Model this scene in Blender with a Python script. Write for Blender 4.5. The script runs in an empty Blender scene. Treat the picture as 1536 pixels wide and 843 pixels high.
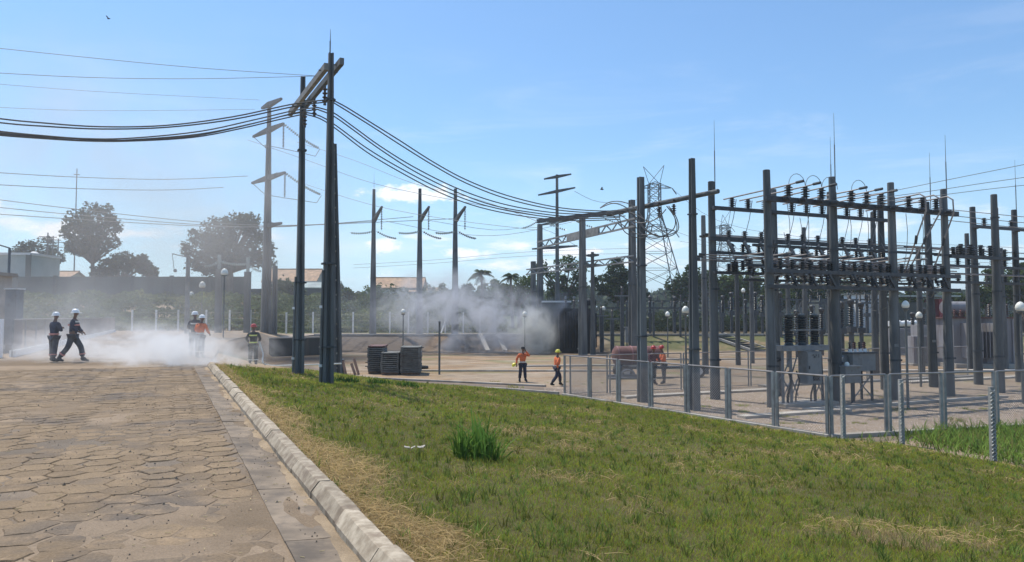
import bpy, bmesh, math, random
import numpy as np
from mathutils import Vector, Matrix, noise as mnoise
random.seed(7); RNG = np.random.default_rng(7)
C = bpy.context.scene; COL = C.collection
R = math.radians

# ------------------------------------------------------------------ camera
EYE = 1.62; PITCH = R(2.74); F = 1117.0
cd = bpy.data.cameras.new('camera'); cam = bpy.data.objects.new('camera', cd); COL.objects.link(cam)
cd.sensor_width = 36; cd.lens = F/1536*36; cd.clip_end = 9000; cd.clip_start = .05
cam.location = (0, 0, EYE); cam.rotation_euler = (R(90)+PITCH, 0, 0)
C.camera = cam
# ------------------------------------------------------------------ light
SUN_EL, SUN_AZ = R(64), R(-43)          # azimuth clockwise from +Y (ahead of the camera)
EXPOSURE = 0.24
C.view_settings.view_transform = 'Standard'; C.view_settings.look = 'None'
C.view_settings.exposure = EXPOSURE; C.view_settings.gamma = 1
C.cycles.volume_bounces = 2; C.cycles.transparent_max_bounces = 12
C.cycles.max_bounces = 8; C.cycles.volume_step_rate = 1.0
w = bpy.data.worlds.new('World'); C.world = w; w.use_nodes = True
wn, wl = w.node_tree.nodes, w.node_tree.links
class NT:                               # small expression helper for node trees
    def __init__(s, tree): s.t = tree; s.n = tree.nodes; s.l = tree.links
    def put(s, sock, v):
        if hasattr(v, 'is_linked') or hasattr(v, 'links'): s.l.new(v, sock)
        else: sock.default_value = v
    def m(s, op, a, b=0.0, c=None, clamp=False):
        n = s.n.new('ShaderNodeMath'); n.operation = op; n.use_clamp = clamp
        s.put(n.inputs[0], a); s.put(n.inputs[1], b)
        if c is not None: s.put(n.inputs[2], c)
        return n.outputs[0]
    def vm(s, op, a, b=(0, 0, 0)):
        n = s.n.new('ShaderNodeVectorMath'); n.operation = op
        s.put(n.inputs[0], a); s.put(n.inputs[1], b)
        return n.outputs['Value' if op in ('LENGTH', 'DOT_PRODUCT', 'DISTANCE') else 'Vector']
    def noise(s, vec, scale, detail=4, rough=.55, dist=0.0):
        n = s.n.new('ShaderNodeTexNoise'); s.put(n.inputs['Vector'], vec)
        n.inputs['Scale'].default_value = scale; n.inputs['Detail'].default_value = detail
        n.inputs['Roughness'].default_value = rough; n.inputs['Distortion'].default_value = dist
        return n.outputs['Fac']
    def ramp(s, v, a, b, lo=0.0, hi=1.0):
        n = s.n.new('ShaderNodeMapRange'); n.interpolation_type = 'SMOOTHSTEP'
        s.put(n.inputs['Value'], v)
        for k, x in zip(('From Min', 'From Max', 'To Min', 'To Max'), (a, b, lo, hi)): n.inputs[k].default_value = x
        return n.outputs['Result']
    def mix(s, f, a, b, mode='MIX'):
        n = s.n.new('ShaderNodeMix'); n.data_type = 'RGBA'; n.blend_type = mode
        s.put(n.inputs[0], f); s.put(n.inputs[6], a); s.put(n.inputs[7], b)
        return n.outputs[2]
    def sep(s, v):
        n = s.n.new('ShaderNodeSeparateXYZ'); s.put(n.inputs[0], v); return n.outputs
    def comb(s, x, y, z):
        n = s.n.new('ShaderNodeCombineXYZ')
        for i, q in enumerate((x, y, z)): s.put(n.inputs[i], q)
        return n.outputs[0]
W = NT(w.node_tree)
sky = wn.new('ShaderNodeTexSky'); sky.sky_type = 'NISHITA'; sky.sun_disc = False
sky.sun_elevation = SUN_EL; sky.sun_rotation = SUN_AZ; sky.air_density = 1.1; sky.dust_density = .6; sky.ozone_density = 1.6
bg = wn['Background']; bg.inputs['Strength'].default_value = .117
dirv = wn.new('ShaderNodeTexCoord').outputs['Generated']
dx, dy, dz = W.sep(dirv)
az = W.m('ARCTAN2', dx, dy); el = W.m('ARCSINE', dz)
nv = W.comb(W.m('MULTIPLY', az, 9), W.m('MULTIPLY', el, 34), 1.7)
nz = W.noise(nv, 1.0, 7, .6)
low = W.m('MULTIPLY', W.ramp(el, R(1), R(3.5)), W.ramp(el, R(9.5), R(4.5)))
cl = W.m('MULTIPLY', W.ramp(nz, .50, .70), low)
wv = W.noise(W.comb(W.m('MULTIPLY', az, 3), W.m('MULTIPLY', el, 16), 5.1), 1.0, 6, .62, .6)
wisps = W.m('MULTIPLY', W.ramp(wv, .48, .80, 0, .42), W.ramp(el, R(24), R(8)))
def blob(a, e, ra, re):                 # one cumulus: soft ellipse eaten by fine noise
    p = W.m('DIVIDE', W.m('SUBTRACT', az, R(a)), R(ra)); q = W.m('DIVIDE', W.m('SUBTRACT', el, R(e)), R(re))
    d2 = W.m('ADD', W.m('MULTIPLY', p, p), W.m('MULTIPLY', q, q))
    nn = W.noise(W.comb(W.m('MULTIPLY', az, 40), W.m('MULTIPLY', el, 70), 9.), 1.0, 6, .6)
    return W.ramp(W.m('ADD', W.m('SUBTRACT', 1.0, d2), W.m('MULTIPLY', W.m('SUBTRACT', nn, .5), 3.4)), -.1, .9)
cl = W.m('MAXIMUM', cl, W.m('MULTIPLY', wisps, .8))
for a in ((-7.3, 9.3, 4.2, .8), (-38, 7.2, 3.5, .9), (-9.8, 5.4, 1.6, .7), (-3.4, 4.8, 2.2, .5), (-31, 5.6, 2.0, .7), (4.6, 5.0, 2.6, .6), (9.5, 4.2, 1.6, .5)):
    cl = W.m('MAXIMUM', cl, blob(*a))
below = W.ramp(el, R(-2), R(0))
hz = W.m('MULTIPLY', W.ramp(el, R(14), R(0)), .42)          # paler air low down
skyc = W.mix(hz, W.mix(1., sky.outputs[0], (.80, 1.04, 1.22, 1), 'MULTIPLY'), (5.4, 7.0, 9.0, 1))
wl.new(W.mix(cl, skyc, (8.6, 8.7, 9.0, 1)), bg.inputs['Color'])
sl = bpy.data.lights.new('sun', 'SUN'); so = bpy.data.objects.new('sun', sl); COL.objects.link(so)
sl.energy = 4.2; sl.angle = R(.53); sl.color = (1, .94, .84)
sdir = Vector((math.sin(SUN_AZ)*math.cos(SUN_EL), math.cos(SUN_AZ)*math.cos(SUN_EL), math.sin(SUN_EL)))
so.rotation_euler = sdir.to_track_quat('Z', 'Y').to_euler(); so.location = (-20, 20, 40)

# ------------------------------------------------------------------ photo geometry helpers
cp, sp = math.cos(PITCH), math.sin(PITCH)
def ray(u, v):
    x, y = (u-768)/F, (421.5-v)/F
    return Vector((x, cp-sp*y, sp+cp*y))
def P(u, v, Y):                         # point seen at pixel (u, v), Y metres ahead
    d = ray(u, v); return Vector((0, 0, EYE)) + d*(Y/d.y)
def XZ(u, Y): return (u-768)/F*Y/1.0    # X for a pixel column near the horizon
def proj(p):
    d = Vector(p) - Vector((0, 0, EYE)); f = d.y*cp + d.z*sp; up = -d.y*sp + d.z*cp
    return (768+F*d.x/f, 421.5-F*up/f, f)

# ------------------------------------------------------------------ terrain
YZ = -1.75                              # level of the switchyard
YARD = np.array([(-22, 72.5), (-20, 60), (-17, 50.9), (-13.2, 44.5), (-9.5, 39.2), (-4.07, 35.5), (-.24, 33.6), (2.2, 31.9), (5.55, 26.7), (7.75, 22.7),
                 (8.8, 20.8), (10.3, 19.6), (11.3, 17.2), (13.5, 13.5), (17, 9.5), (24, 6), (60, 2), (170, 2), (170, 72.5)], float)
KD = np.array((-.4194, .9078)); KN = np.array((.9078, .4194)); K0 = np.array((-1.27, 5.6))   # kerb direction, normal, a point on it
def kpt(t, s=0.0): return K0 + KD*t + KN*s
KEND = 20.3
ROAD = np.array([kpt(-30), kpt(KEND), (-11.6, 29), (-15.6, 40), (-19.3, 51), (-24.5, 72.5), (-42, 125), (-400, 125), (-400, -60)], float)
FARP = np.array([(-20.5, 76.5), (400, 76.5), (400, 900), (-400, 900), (-400, 126), (-40, 126)], float)
def pdist(px, py, poly):                # distance to a polygon, 0 inside
    px, py = np.asarray(px, float), np.asarray(py, float)
    d = np.full(px.shape, 1e9); ins = np.zeros(px.shape, bool)
    for i in range(len(poly)):
        a, b = poly[i], poly[(i+1) % len(poly)]; e = b-a
        t = np.clip(((px-a[0])*e[0]+(py-a[1])*e[1])/(e@e), 0, 1)
        d = np.minimum(d, np.hypot(px-a[0]-t*e[0], py-a[1]-t*e[1]))
        if a[1] != b[1]:
            c = ((a[1] > py) != (b[1] > py)) & (px < (b[0]-a[0])*(py-a[1])/(b[1]-a[1])+a[0]); ins ^= c
    return np.where(ins, 0, d), np.where(ins, d, 0)
def sst(a, b, x): t = np.clip((x-a)/(b-a), 0, 1); return t*t*(3-2*t)
def terrain(px, py):
    dy_, iy = pdist(px, py, YARD); dr, ir = pdist(px, py, ROAD); df, if_ = pdist(px, py, FARP)
    e = 1e-4
    wy, wr, wf = 1/(dy_+e), 1/(dr+e), 1/(df+e)**1.15
    z = (YZ*wy + 0*wr - .25*wf)/(wy+wr+wf)
    z = z + .09*np.exp(-np.maximum(dr-.3, 0)/1.1)*(dr > 0)*(py < 30)
    hill = sst(85, 113, py)*4.3*sst(.02, -.10, px/np.maximum(py, 1))*(py > 60)
    hill2 = sst(95, 150, py)*1.9*(py > 60)
    hill = np.maximum(hill, hill2)
    lump = (np.sin(px*.9+1.3*np.sin(py*.31))*np.cos(py*.7+.8*np.sin(px*.23)))
    z = z + hill + .22*lump*np.minimum(hill, 1)
    g = (dy_ > .3) & (dr > .5) & (py < 45)
    z = z + g*.035*lump*np.minimum(1, (dr-.5)/1.5)*np.minimum(1, dy_/2)
    return z
def GZ(x, y): return float(terrain(np.array([x]), np.array([y]))[0])
def G(u, v, lo=3.0, hi=140.0):          # ground point seen at a pixel
    d = ray(u, v); ys = np.concatenate([np.arange(lo, 45, .1), np.arange(45, hi, .3)])
    X = d.x/d.y*ys; Z = EYE + d.z/d.y*ys; h = terrain(X, ys)
    k = np.argmax(Z < h); return Vector((X[k], ys[k], h[k]))

# ------------------------------------------------------------------ mesh helpers
class MB:
    def __init__(s): s.v = []; s.f = []; s.mi = []; s.cur = 0
    def add(s, vs, fs):
        o = len(s.v); s.v += [tuple(q) for q in vs]; s.f += [tuple(i+o for i in q) for q in fs]; s.mi += [s.cur]*len(fs); return s
    def frame(s, c, ax, ay, az_, sx, sy, sz, taper=1.0):
        c = Vector(c); vs = []
        for k in (-1, 1):
            q = 1 if k < 0 else taper
            for i, j in ((-1, -1), (1, -1), (1, 1), (-1, 1)): vs.append(c+ax*(i*sx/2*q)+ay*(j*sy/2*q)+az_*(k*sz/2))
        return s.add(vs, [(3, 2, 1, 0), (4, 5, 6, 7), (0, 1, 5, 4), (1, 2, 6, 5), (2, 3, 7, 6), (3, 0, 4, 7)])
    def box(s, c, sx, sy, sz, rz=0.0, taper=1.0):
        a = Vector((math.cos(rz), math.sin(rz), 0)); b = Vector((-math.sin(rz), math.cos(rz), 0))
        return s.frame(c, a, b, Vector((0, 0, 1)), sx, sy, sz, taper)
    def beam(s, p0, p1, wd, ht, up=(0, 0, 1)):
        p0, p1 = Vector(p0), Vector(p1); d = (p1-p0); L = d.length; d = d/L; up = Vector(up)
        if abs(d.dot(up)) > .98: up = Vector((0, 1, 0))
        sd = d.cross(up).normalized(); u2 = sd.cross(d)
        return s.frame((p0+p1)/2, sd, u2, d, wd, ht, L)
    def tube(s, pts, r, n=6, cap=True, closed=False):
        pts = [Vector(p) for p in pts]; rs = r if isinstance(r, (list, tuple)) else [r]*len(pts)
        T = []
        for i in range(len(pts)):
            a = pts[max(i-1, 0)]; b = pts[min(i+1, len(pts)-1)]
            if closed: a = pts[i-1]; b = pts[(i+1) % len(pts)]
            T.append((b-a).normalized())
        up = Vector((0, 0, 1)) if abs(T[0].z) < .9 else Vector((1, 0, 0))
        x = T[0].cross(up).normalized(); vs, fs = [], []
        for i, p in enumerate(pts):
            x = (x - T[i]*x.dot(T[i])).normalized(); y = T[i].cross(x)
            for k in range(n):
                a = 2*math.pi*k/n; vs.append(p+(x*math.cos(a)+y*math.sin(a))*rs[i])
        m = len(pts)
        for i in range(m if closed else m-1):
            j = (i+1) % m
            for k in range(n):
                k2 = (k+1) % n; fs.append((i*n+k, i*n+k2, j*n+k2, j*n+k))
        if cap and not closed: fs += [tuple(range(n-1, -1, -1)), tuple((m-1)*n+k for k in range(n))]
        return s.add(vs, fs)
    def lathe(s, base, prof, n=10, axis=(0, 0, 1)):
        base = Vector(base); a = Vector(axis).normalized()
        x = a.orthogonal().normalized(); y = a.cross(x); vs, fs = [], []
        for r, h in prof:
            for k in range(n):
                t = 2*math.pi*k/n; vs.append(base+a*h+(x*math.cos(t)+y*math.sin(t))*r)
        for i in range(len(prof)-1):
            for k in range(n):
                k2 = (k+1) % n; fs.append((i*n+k, i*n+k2, (i+1)*n+k2, (i+1)*n+k))
        fs += [tuple(range(n-1, -1, -1)), tuple((len(prof)-1)*n+k for k in range(n))]
        return s.add(vs, fs)
    def prism(s, poly, z0, z1):
        n = len(poly); vs = [(x, y, z0) for x, y in poly]+[(x, y, z1) for x, y in poly]
        return s.add(vs, [tuple(range(n-1, -1, -1)), tuple(range(n, 2*n))]+[(i, (i+1) % n, n+(i+1) % n, n+i) for i in range(n)])
    def mesh(s, name, org=(0, 0, 0), smooth=False, mats=None):
        me = bpy.data.meshes.new(name); o = Vector(org)
        me.from_pydata([(x-o.x, y-o.y, z-o.z) for x, y, z in s.v], [], s.f); me.update()
        if smooth:
            me.polygons.foreach_set('use_smooth', [True]*len(me.polygons))
            if smooth != 'all': me.set_sharp_from_angle(angle=R(smooth if isinstance(smooth, (int, float)) and smooth is not True else 40))
        for m in (mats if isinstance(mats, (list, tuple)) else [mats]):
            if m: me.materials.append(m)
        if isinstance(mats, (list, tuple)): me.polygons.foreach_set('material_index', s.mi)
        return me
ORG = {}
def thing(name, label, cat, loc=(0, 0, 0), group=None):
    o = bpy.data.objects.new(name, None); COL.objects.link(o); o.location = loc; o.empty_display_size = .2
    o['label'] = label; o['category'] = cat
    if group: o['group'] = group
    ORG[o.name] = Vector(loc); return o
def link(name, me, parent=None, loc=(0, 0, 0), **props):
    o = bpy.data.objects.new(name, me); COL.objects.link(o); o.location = loc
    if parent: o.parent = parent
    for k, v in props.items():
        if v: o[k] = v
    return o
def part(name, mb, mat, parent, label=None, smooth=False, kind=None):
    org = ORG[parent.name]; o = link(name, mb.mesh(name, org, smooth, mat), parent, label=label, kind=kind)
    ORG[o.name] = org; return o
def solo(name, mb, mat, label, cat, loc=(0, 0, 0), group=None, smooth=False, kind=None):
    o = link(name, mb.mesh(name, loc, smooth, mat), None, loc, label=label, category=cat, group=group, kind=kind)
    ORG[o.name] = Vector(loc); return o
def struct(name, mb, mat, smooth=False, kind='structure'):
    o = link(name, mb.mesh(name, (0, 0, 0), smooth, mat), kind=kind); ORG[o.name] = Vector((0, 0, 0)); return o
def dup(root, loc, rz=0.0, label=None, scale=1.0):
    r = root.copy(); COL.objects.link(r); r.location = loc; r.rotation_euler = (0, 0, rz); r.scale = (scale,)*3
    if label: r['label'] = label
    for ch in list(root.children):
        c = ch.copy(); COL.objects.link(c); c.parent = r
        for g in list(ch.children):
            d = g.copy(); COL.objects.link(d); d.parent = c
    return r
ORD = 'first second third fourth fifth sixth seventh eighth ninth tenth eleventh twelfth thirteenth fourteenth fifteenth sixteenth seventeenth eighteenth nineteenth twentieth'.split()
def np_mesh(name, V, Fc, mat, smooth=False, col=None, **kw):
    """V (n,3), Fc (m,k) all the same k; col (n,4) optional colour attribute"""
    me = bpy.data.meshes.new(name); n, (m, k) = len(V), Fc.shape
    me.vertices.add(n); me.vertices.foreach_set('co', np.ascontiguousarray(V, np.float32).ravel())
    me.loops.add(m*k); me.loops.foreach_set('vertex_index', np.ascontiguousarray(Fc, np.int32).ravel())
    me.polygons.add(m); me.polygons.foreach_set('loop_start', np.arange(0, m*k, k, dtype=np.int32))
    if smooth: me.polygons.foreach_set('use_smooth', np.ones(m, bool))
    me.update(calc_edges=True)
    if col is not None:
        at = me.color_attributes.new('tint', 'FLOAT_COLOR', 'POINT'); at.data.foreach_set('color', np.ascontiguousarray(col, np.float32).ravel())
    me.materials.append(mat)
    return link(name, me, **kw)

# ------------------------------------------------------------------ materials
def mat(name, base, rough=.8, var=.25, scale=3.0, bump=0.0, metal=0.0, second=None, stain=None, spec=.4, attr=None, objvar=.12, streak=False, bscale=None, trans=0.0):
    m = bpy.data.materials.new(name); m.use_nodes = True; t = NT(m.node_tree); b = t.n['Principled BSDF']
    tc = t.n.new('ShaderNodeTexCoord').outputs['Object']; oi = t.n.new('ShaderNodeObjectInfo').outputs['Random']
    vec = t.vm('ADD', tc, t.comb(t.m('MULTIPLY', oi, 37.), t.m('MULTIPLY', oi, 11.), 0.))
    if streak: vec2 = t.vm('MULTIPLY', vec, (1, 1, .16))
    else: vec2 = vec
    nf = t.noise(vec2, scale, 6, .6)
    lo = tuple(c*(1-var) for c in base)+(1,); hi = tuple(min(c*(1+var), .9) for c in base)+(1,)
    if second: hi = tuple(second)+(1,)
    col = t.mix(t.ramp(nf, .3, .7), lo, hi)
    if stain:
        sc, amt, ss = stain
        col = t.mix(t.m('MULTIPLY', t.ramp(t.noise(vec2, ss, 5, .65), .5, .68), amt), col, tuple(sc)+(1,))
    if attr:
        a = t.n.new('ShaderNodeAttribute'); a.attribute_name = attr
        col = t.mix(1.0, col, a.outputs['Color'], 'MULTIPLY')
    f = t.m('ADD', 1-objvar, t.m('MULTIPLY', oi, 2*objvar))
    col = t.mix(1.0, col, t.comb(f, f, f), 'MULTIPLY')
    t.l.new(col, b.inputs['Base Color']); b.inputs['Roughness'].default_value = rough; b.inputs['Metallic'].default_value = metal
    b.inputs['Specular IOR Level'].default_value = spec
    if bump:
        bn = t.n.new('ShaderNodeBump'); bn.inputs['Strength'].default_value = min(1, bump*10); bn.inputs['Distance'].default_value = bump*.1
        t.l.new(t.noise(vec, bscale or scale*6, 5, .6), bn.inputs['Height']); t.l.new(bn.outputs[0], b.inputs['Normal'])
    if trans:
        tr = t.n.new('ShaderNodeBsdfTranslucent'); t.l.new(col, tr.inputs['Color']); mx = t.n.new('ShaderNodeMixShader'); mx.inputs[0].default_value = trans
        t.l.new(b.outputs[0], mx.inputs[1]); t.l.new(tr.outputs[0], mx.inputs[2]); t.l.new(mx.outputs[0], t.n['Material Output'].inputs['Surface'])
    return m
M = dict(
    concrete=mat('pole_concrete', (.112, .117, .116), .9, .35, 2.2, .03, stain=((.047, .051, .055), .65, 1.3), streak=True, objvar=.3),
    concrete2=mat('pale_concrete', (.27, .265, .25), .9, .2, 2.0, .03, stain=((.13, .125, .115), .5, 1.1)),
    strip=mat('strip_concrete', (.42, .38, .325), .9, .2, 1.0, .03, stain=((.27, .21, .155), .8, .9)),
    steel=mat('galvanised_steel', (.19, .20, .21), .5, .15, 4, metal=.3),
    pst=mat('post_steel', (.27, .275, .27), .55, .2, 4, metal=.2, stain=((.16, .15, .14), .5, 5)),
    steel_d=mat('weathered_steel', (.065, .07, .075), .6, .25, 5, metal=.2),
    tube=mat('aluminium_tube', (.30, .27, .25), .45, .12, 5, metal=.4),
    cable=mat('dark_cable', (.13, .125, .12), .6, .2, 5),
    wire=mat('bare_wire', (.16, .165, .17), .6, .1, 5),
    porc=mat('brown_porcelain', (.055, .04, .036), .3, .3, 6, spec=.6),
    porc_b=mat('black_porcelain', (.022, .026, .03), .3, .3, 6, spec=.5),
    glass=mat('glass_disc', (.36, .42, .40), .25, .15, 8, spec=.6),
    globe=mat('lamp_globe', (.80, .79, .70), .35, .06, 4, spec=.5),
    lpost=mat('lamp_post_paint', (.13, .135, .13), .6, .2, 4),
    cab=mat('cabinet_paint', (.20, .212, .215), .5, .15, 3, stain=((.12, .11, .095), .6, 3)),
    dark=mat('dark_metal', (.04, .042, .045), .55, .3, 4),
    rust=mat('rusty_red_steel', (.14, .065, .055), .7, .3, 3, .02, stain=((.13, .07, .05), .6, 2)),
    black=mat('charred_metal', (.010, .013, .018), .75, .4, 2, .02),
    edge=mat('bent_wire_edge', (.45, .45, .42), .5, .1, 9, metal=.2),
    white=mat('white_paint', (.78, .78, .76), .6, .06, 3, stain=((.5, .48, .45), .4, 1.5)),
    wall_d=mat('old_wall_render', (.085, .095, .085), .9, .25, .35, stain=((.07, .075, .08), .6, .2), streak=True),
    soot_w=mat('sooty_wall', (.07, .06, .05), .9, .3, .8, stain=((.17, .125, .085), .7, .5), streak=True),
    wall_g=mat('pale_green_wall', (.36, .42, .40), .9, .12, .3, stain=((.25, .27, .26), .5, .25)),
    wall_c=mat('cream_wall', (.48, .44, .37), .9, .15, .4, stain=((.28, .25, .22), .5, .3)),
    wall_b=mat('brown_wall', (.38, .32, .26), .9, .2, .8, stain=((.15, .14, .13), .5, .6)),
    tile=mat('clay_tile', (.40, .26, .16), .85, .25, 1.5, stain=((.24, .17, .13), .5, .7)),
    redwall=mat('red_painted_wall', (.25, .04, .045), .7, .15, .6),
    skin=mat('skin', (.16, .085, .055), .55, .1, 9),
    navy=mat('navy_cloth', (.035, .04, .065), .9, .3, 9),
    grey_c=mat('grey_cloth', (.075, .075, .085), .9, .25, 9),
    green_c=mat('dark_green_cloth', (.010, .018, .017), .85, .3, 9),
    orange=mat('orange_cloth', (.72, .17, .06), .85, .2, 9),
    maroon=mat('maroon_cloth', (.10, .03, .04), .85, .25, 9),
    black_c=mat('black_cloth', (.018, .018, .022), .85, .3, 9),
    reflect=mat('reflective_band', (.72, .70, .62), .4, .08, 9),
    yellow_b=mat('lime_band', (.62, .68, .16), .5, .08, 9),
    pink_b=mat('pink_band', (.62, .26, .22), .6, .08, 9),
    helm_w=mat('white_helmet', (.80, .80, .79), .3, .03, 9, spec=.6),
    helm_r=mat('red_helmet', (.45, .03, .025), .3, .05, 9, spec=.6),
    helm_y=mat('yellow_helmet', (.75, .66, .06), .3, .05, 9, spec=.6),
    boot=mat('boot_leather', (.018, .017, .017), .6, .2, 9),
    glove=mat('yellow_glove', (.60, .52, .12), .8, .2, 9),
    bark=mat('bark', (.13, .10, .075), .9, .35, 3, .05, streak=True),
    wood=mat('raw_timber', (.34, .22, .16), .85, .25, 5, streak=True),
    panel=mat('grey_panel', (.155, .155, .14), .8, .3, 4, stain=((.085, .05, .035), .6, 2.5)),
    rubber=mat('rubber', (.02, .02, .02), .8, .2, 6),
    leaf=mat('leaf', (1, 1, 1), .6, .18, 1.5, attr='tint', trans=.35, objvar=.08, spec=.12),
    grass=mat('grass_blade', (1, 1, 1), .7, .1, 1.5, attr='tint', trans=.45, objvar=0, spec=.05),
    glassw=mat('window_glass', (.03, .04, .05), .15, .1, 3, spec=.6),
)
# ------------------------------------------------------------------ ground
def vnoise(x, y, seed=0):
    xi, yi = np.floor(x).astype(np.int64), np.floor(y).astype(np.int64); fx, fy = x-xi, y-yi
    fx, fy = fx*fx*(3-2*fx), fy*fy*(3-2*fy)
    def h(a, b):
        q = (a*374761393+b*668265263+seed*974634541) & 0xffffffff
        q = ((q ^ (q >> 13))*1274126177) & 0xffffffff
        return ((q ^ (q >> 16)) & 0xffff)/65535.
    return (h(xi, yi)*(1-fx)+h(xi+1, yi)*fx)*(1-fy)+(h(xi, yi+1)*(1-fx)+h(xi+1, yi+1)*fx)*fy
def fbm(x, y, seed=0, o=4):
    s, a, t = 0, .5, 0
    for i in range(o): s = s+a*vnoise(x*2**i, y*2**i, seed+i*17); t += a; a *= .5
    return s/t
def lerp(a, b, f): return a+(np.asarray(b)-a)*f[..., None]
def axis(a, b, st, far0, far1, g=1.35):
    xs = list(np.arange(a, b+1e-6, st)); q = st; x = a; L = []
    while x > far0: q *= g; x -= q; L.append(x)
    q = st; x = b; Rr = []
    while x < far1: q *= g; x += q; Rr.append(x)
    return np.array(L[::-1]+xs+Rr)
gx = axis(-46, 44, .42, -1500, 1500); gy = axis(1, 80, .42, -60, 2600, 1.18)
GX, GY = np.meshgrid(gx, gy); HZ = terrain(GX.ravel(), GY.ravel()).reshape(GX.shape)
dyd, iyd = pdist(GX, GY, YARD); drd, ird = pdist(GX, GY, ROAD)
SV = (GX-K0[0])*KN[0]+(GY-K0[1])*KN[1]; TV = (GX-K0[0])*KD[0]+(GY-K0[1])*KD[1]
VERGE = (SV > 0) & (TV < KEND+14) & (TV > -26)
zt = HZ - np.where(VERGE & (dyd > 0), .14*np.minimum(1, dyd/.8), 0) - np.where(drd == 0, .09, 0)
n1 = fbm(GX*.22, GY*.35, 3); n2 = fbm(GX*.8, GY*1.1, 9); n3 = fbm(GX*.07, GY*.1, 21)
DIRT = np.array((.30, .205, .125)); GRAV = np.array((.295, .23, .165)); PATHC = np.array((.165, .132, .105)); SOOT = np.array((.022, .021, .022)); GREEN = np.array((.075, .105, .035))
DRY = np.array((.20, .165, .085)); PALE = np.array((.42, .35, .28))
c = np.broadcast_to(DIRT, GX.shape+(3,)).copy()
c = lerp(c, GRAV, sst(.42, .62, n1)); c = lerp(c, DRY, .6*sst(.56, .72, n2)*sst(.5, .3, n1)); c = lerp(c, DIRT*.62, .6*sst(.50, .68, fbm(GX*.55, GY*.8, 41))); c = lerp(c, GREEN*1.2+DRY*.3, .5*sst(.58, .72, fbm(GX*.3, GY*.6, 42))*(GY > 40)); c = lerp(c, PALE, .5*sst(.6, .75, fbm(GX*.4, GY*.9, 40)))
inbus = sst(-.3, .3, (GX-2.2)*(-(-.51))*0 + ((GX-2.2)*.86+(GY-31.9)*.51))*(GY < 44)
c = lerp(c, GRAV*1.05, inbus*sst(.25, .45, n2)*.9)
onpath = (iyd > 0)*sst(3.0, 2.4, iyd)*(GX < 3.4)*(GX > -17)
c = lerp(c, PATHC, onpath*.9)
bank = sst(72, 73.2, GY)*sst(78, 76.5, GY)*(GX > -22)
soot = np.clip(bank*sst(9, 3, GX)*(.62+.5*sst(.3, .5, n2))*(1-.85*np.exp(-((GX+7.2)/1.5)**2))+1.3*np.exp(-((GX-3)/8)**2-((GY-71)/4.5)**2)*sst(.3, .55, n2)
               + .9*np.exp(-((GX+16)/6)**2-((GY-60)/7)**2) + .7*np.exp(-((GY-71.5)/1.6)**2)*(GX > -21)*sst(9, 5, GX)*sst(.3, .5, n2), 0, 1)
c = lerp(c, DIRT*.75, bank*(GX < 9)); c = lerp(c, GREEN*.55+DRY*.45, bank*sst(8, 11, GX)*sst(.35, .6, n2+.1))
far = sst(76.4, 77, GY)
c = lerp(c, PALE*.9, far*sst(83, 80, GY)*(GX > -24))
gr = sst(82, 86, GY)
c = lerp(c, GREEN*(.75+.5*n2[..., None])*(1-.5*sst(.5, .7, n1))[..., None]+DRY*.5*sst(.5, .7, n1)[..., None], gr)
c = lerp(c, np.array((.105, .08, .045))*(.5+.8*n2[..., None]), np.maximum(gr, sst(76.6, 77.5, GY))*sst(2, 9, GX)*.92); c = lerp(c, np.array((.06, .075, .035)), sst(120, 160, GY))
c = lerp(c, SOOT, np.minimum(1, soot*1.12))
roadf = (drd == 0)*1.; c = lerp(c, np.array((.33, .25, .175))*(.8+.4*n1[..., None]), roadf)
ramp_ = (drd > 0)*(dyd > 0)*(GY > 25)*(GX < -8.5)*(GY < 76); c = lerp(c, PATHC, ramp_*.8)
verge_soil = VERGE*(dyd > 0)*1.; c = lerp(c, np.array((.12, .105, .055)), verge_soil)
def ground_mat(name, bump_scale, bump, speck=.35, fine=30.):
    m = bpy.data.materials.new(name); m.use_nodes = True; t = NT(m.node_tree); b = t.n['Principled BSDF']
    tc = t.n.new('ShaderNodeTexCoord').outputs['Object']
    a = t.n.new('ShaderNodeAttribute'); a.attribute_name = 'tint'
    f = t.m('ADD', 1-speck, t.m('MULTIPLY', t.noise(tc, fine, 4, .7), 2*speck)); f2 = t.m('ADD', .52, t.m('MULTIPLY', t.noise(tc, 1.3, 8, .72, .5), .96))
    f = t.m('MULTIPLY', f, f2)
    t.l.new(t.mix(1.0, a.outputs['Color'], t.comb(f, f, f), 'MULTIPLY'), b.inputs['Base Color'])
    b.inputs['Roughness'].default_value = .95; b.inputs['Specular IOR Level'].default_value = .15
    bn = t.n.new('ShaderNodeBump'); bn.inputs['Strength'].default_value = .8; bn.inputs['Distance'].default_value = bump
    t.l.new(t.noise(tc, bump_scale, 4, .7), bn.inputs['Height']); t.l.new(bn.outputs[0], b.inputs['Normal'])
    return m
ny, nx = GX.shape; ii = np.arange(ny*nx).reshape(ny, nx)
quads = np.stack([ii[:-1, :-1], ii[:-1, 1:], ii[1:, 1:], ii[1:, :-1]], -1).reshape(-1, 4)
rgba = lambda a: np.concatenate([a.reshape(-1, 3), np.ones((a.size//3, 1))], 1)
GM = ground_mat('ground_soil', 14., .05)
np_mesh('ground', np.stack([GX, GY, zt], -1).reshape(-1, 3), quads, GM, True, rgba(c), kind='structure')

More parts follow.
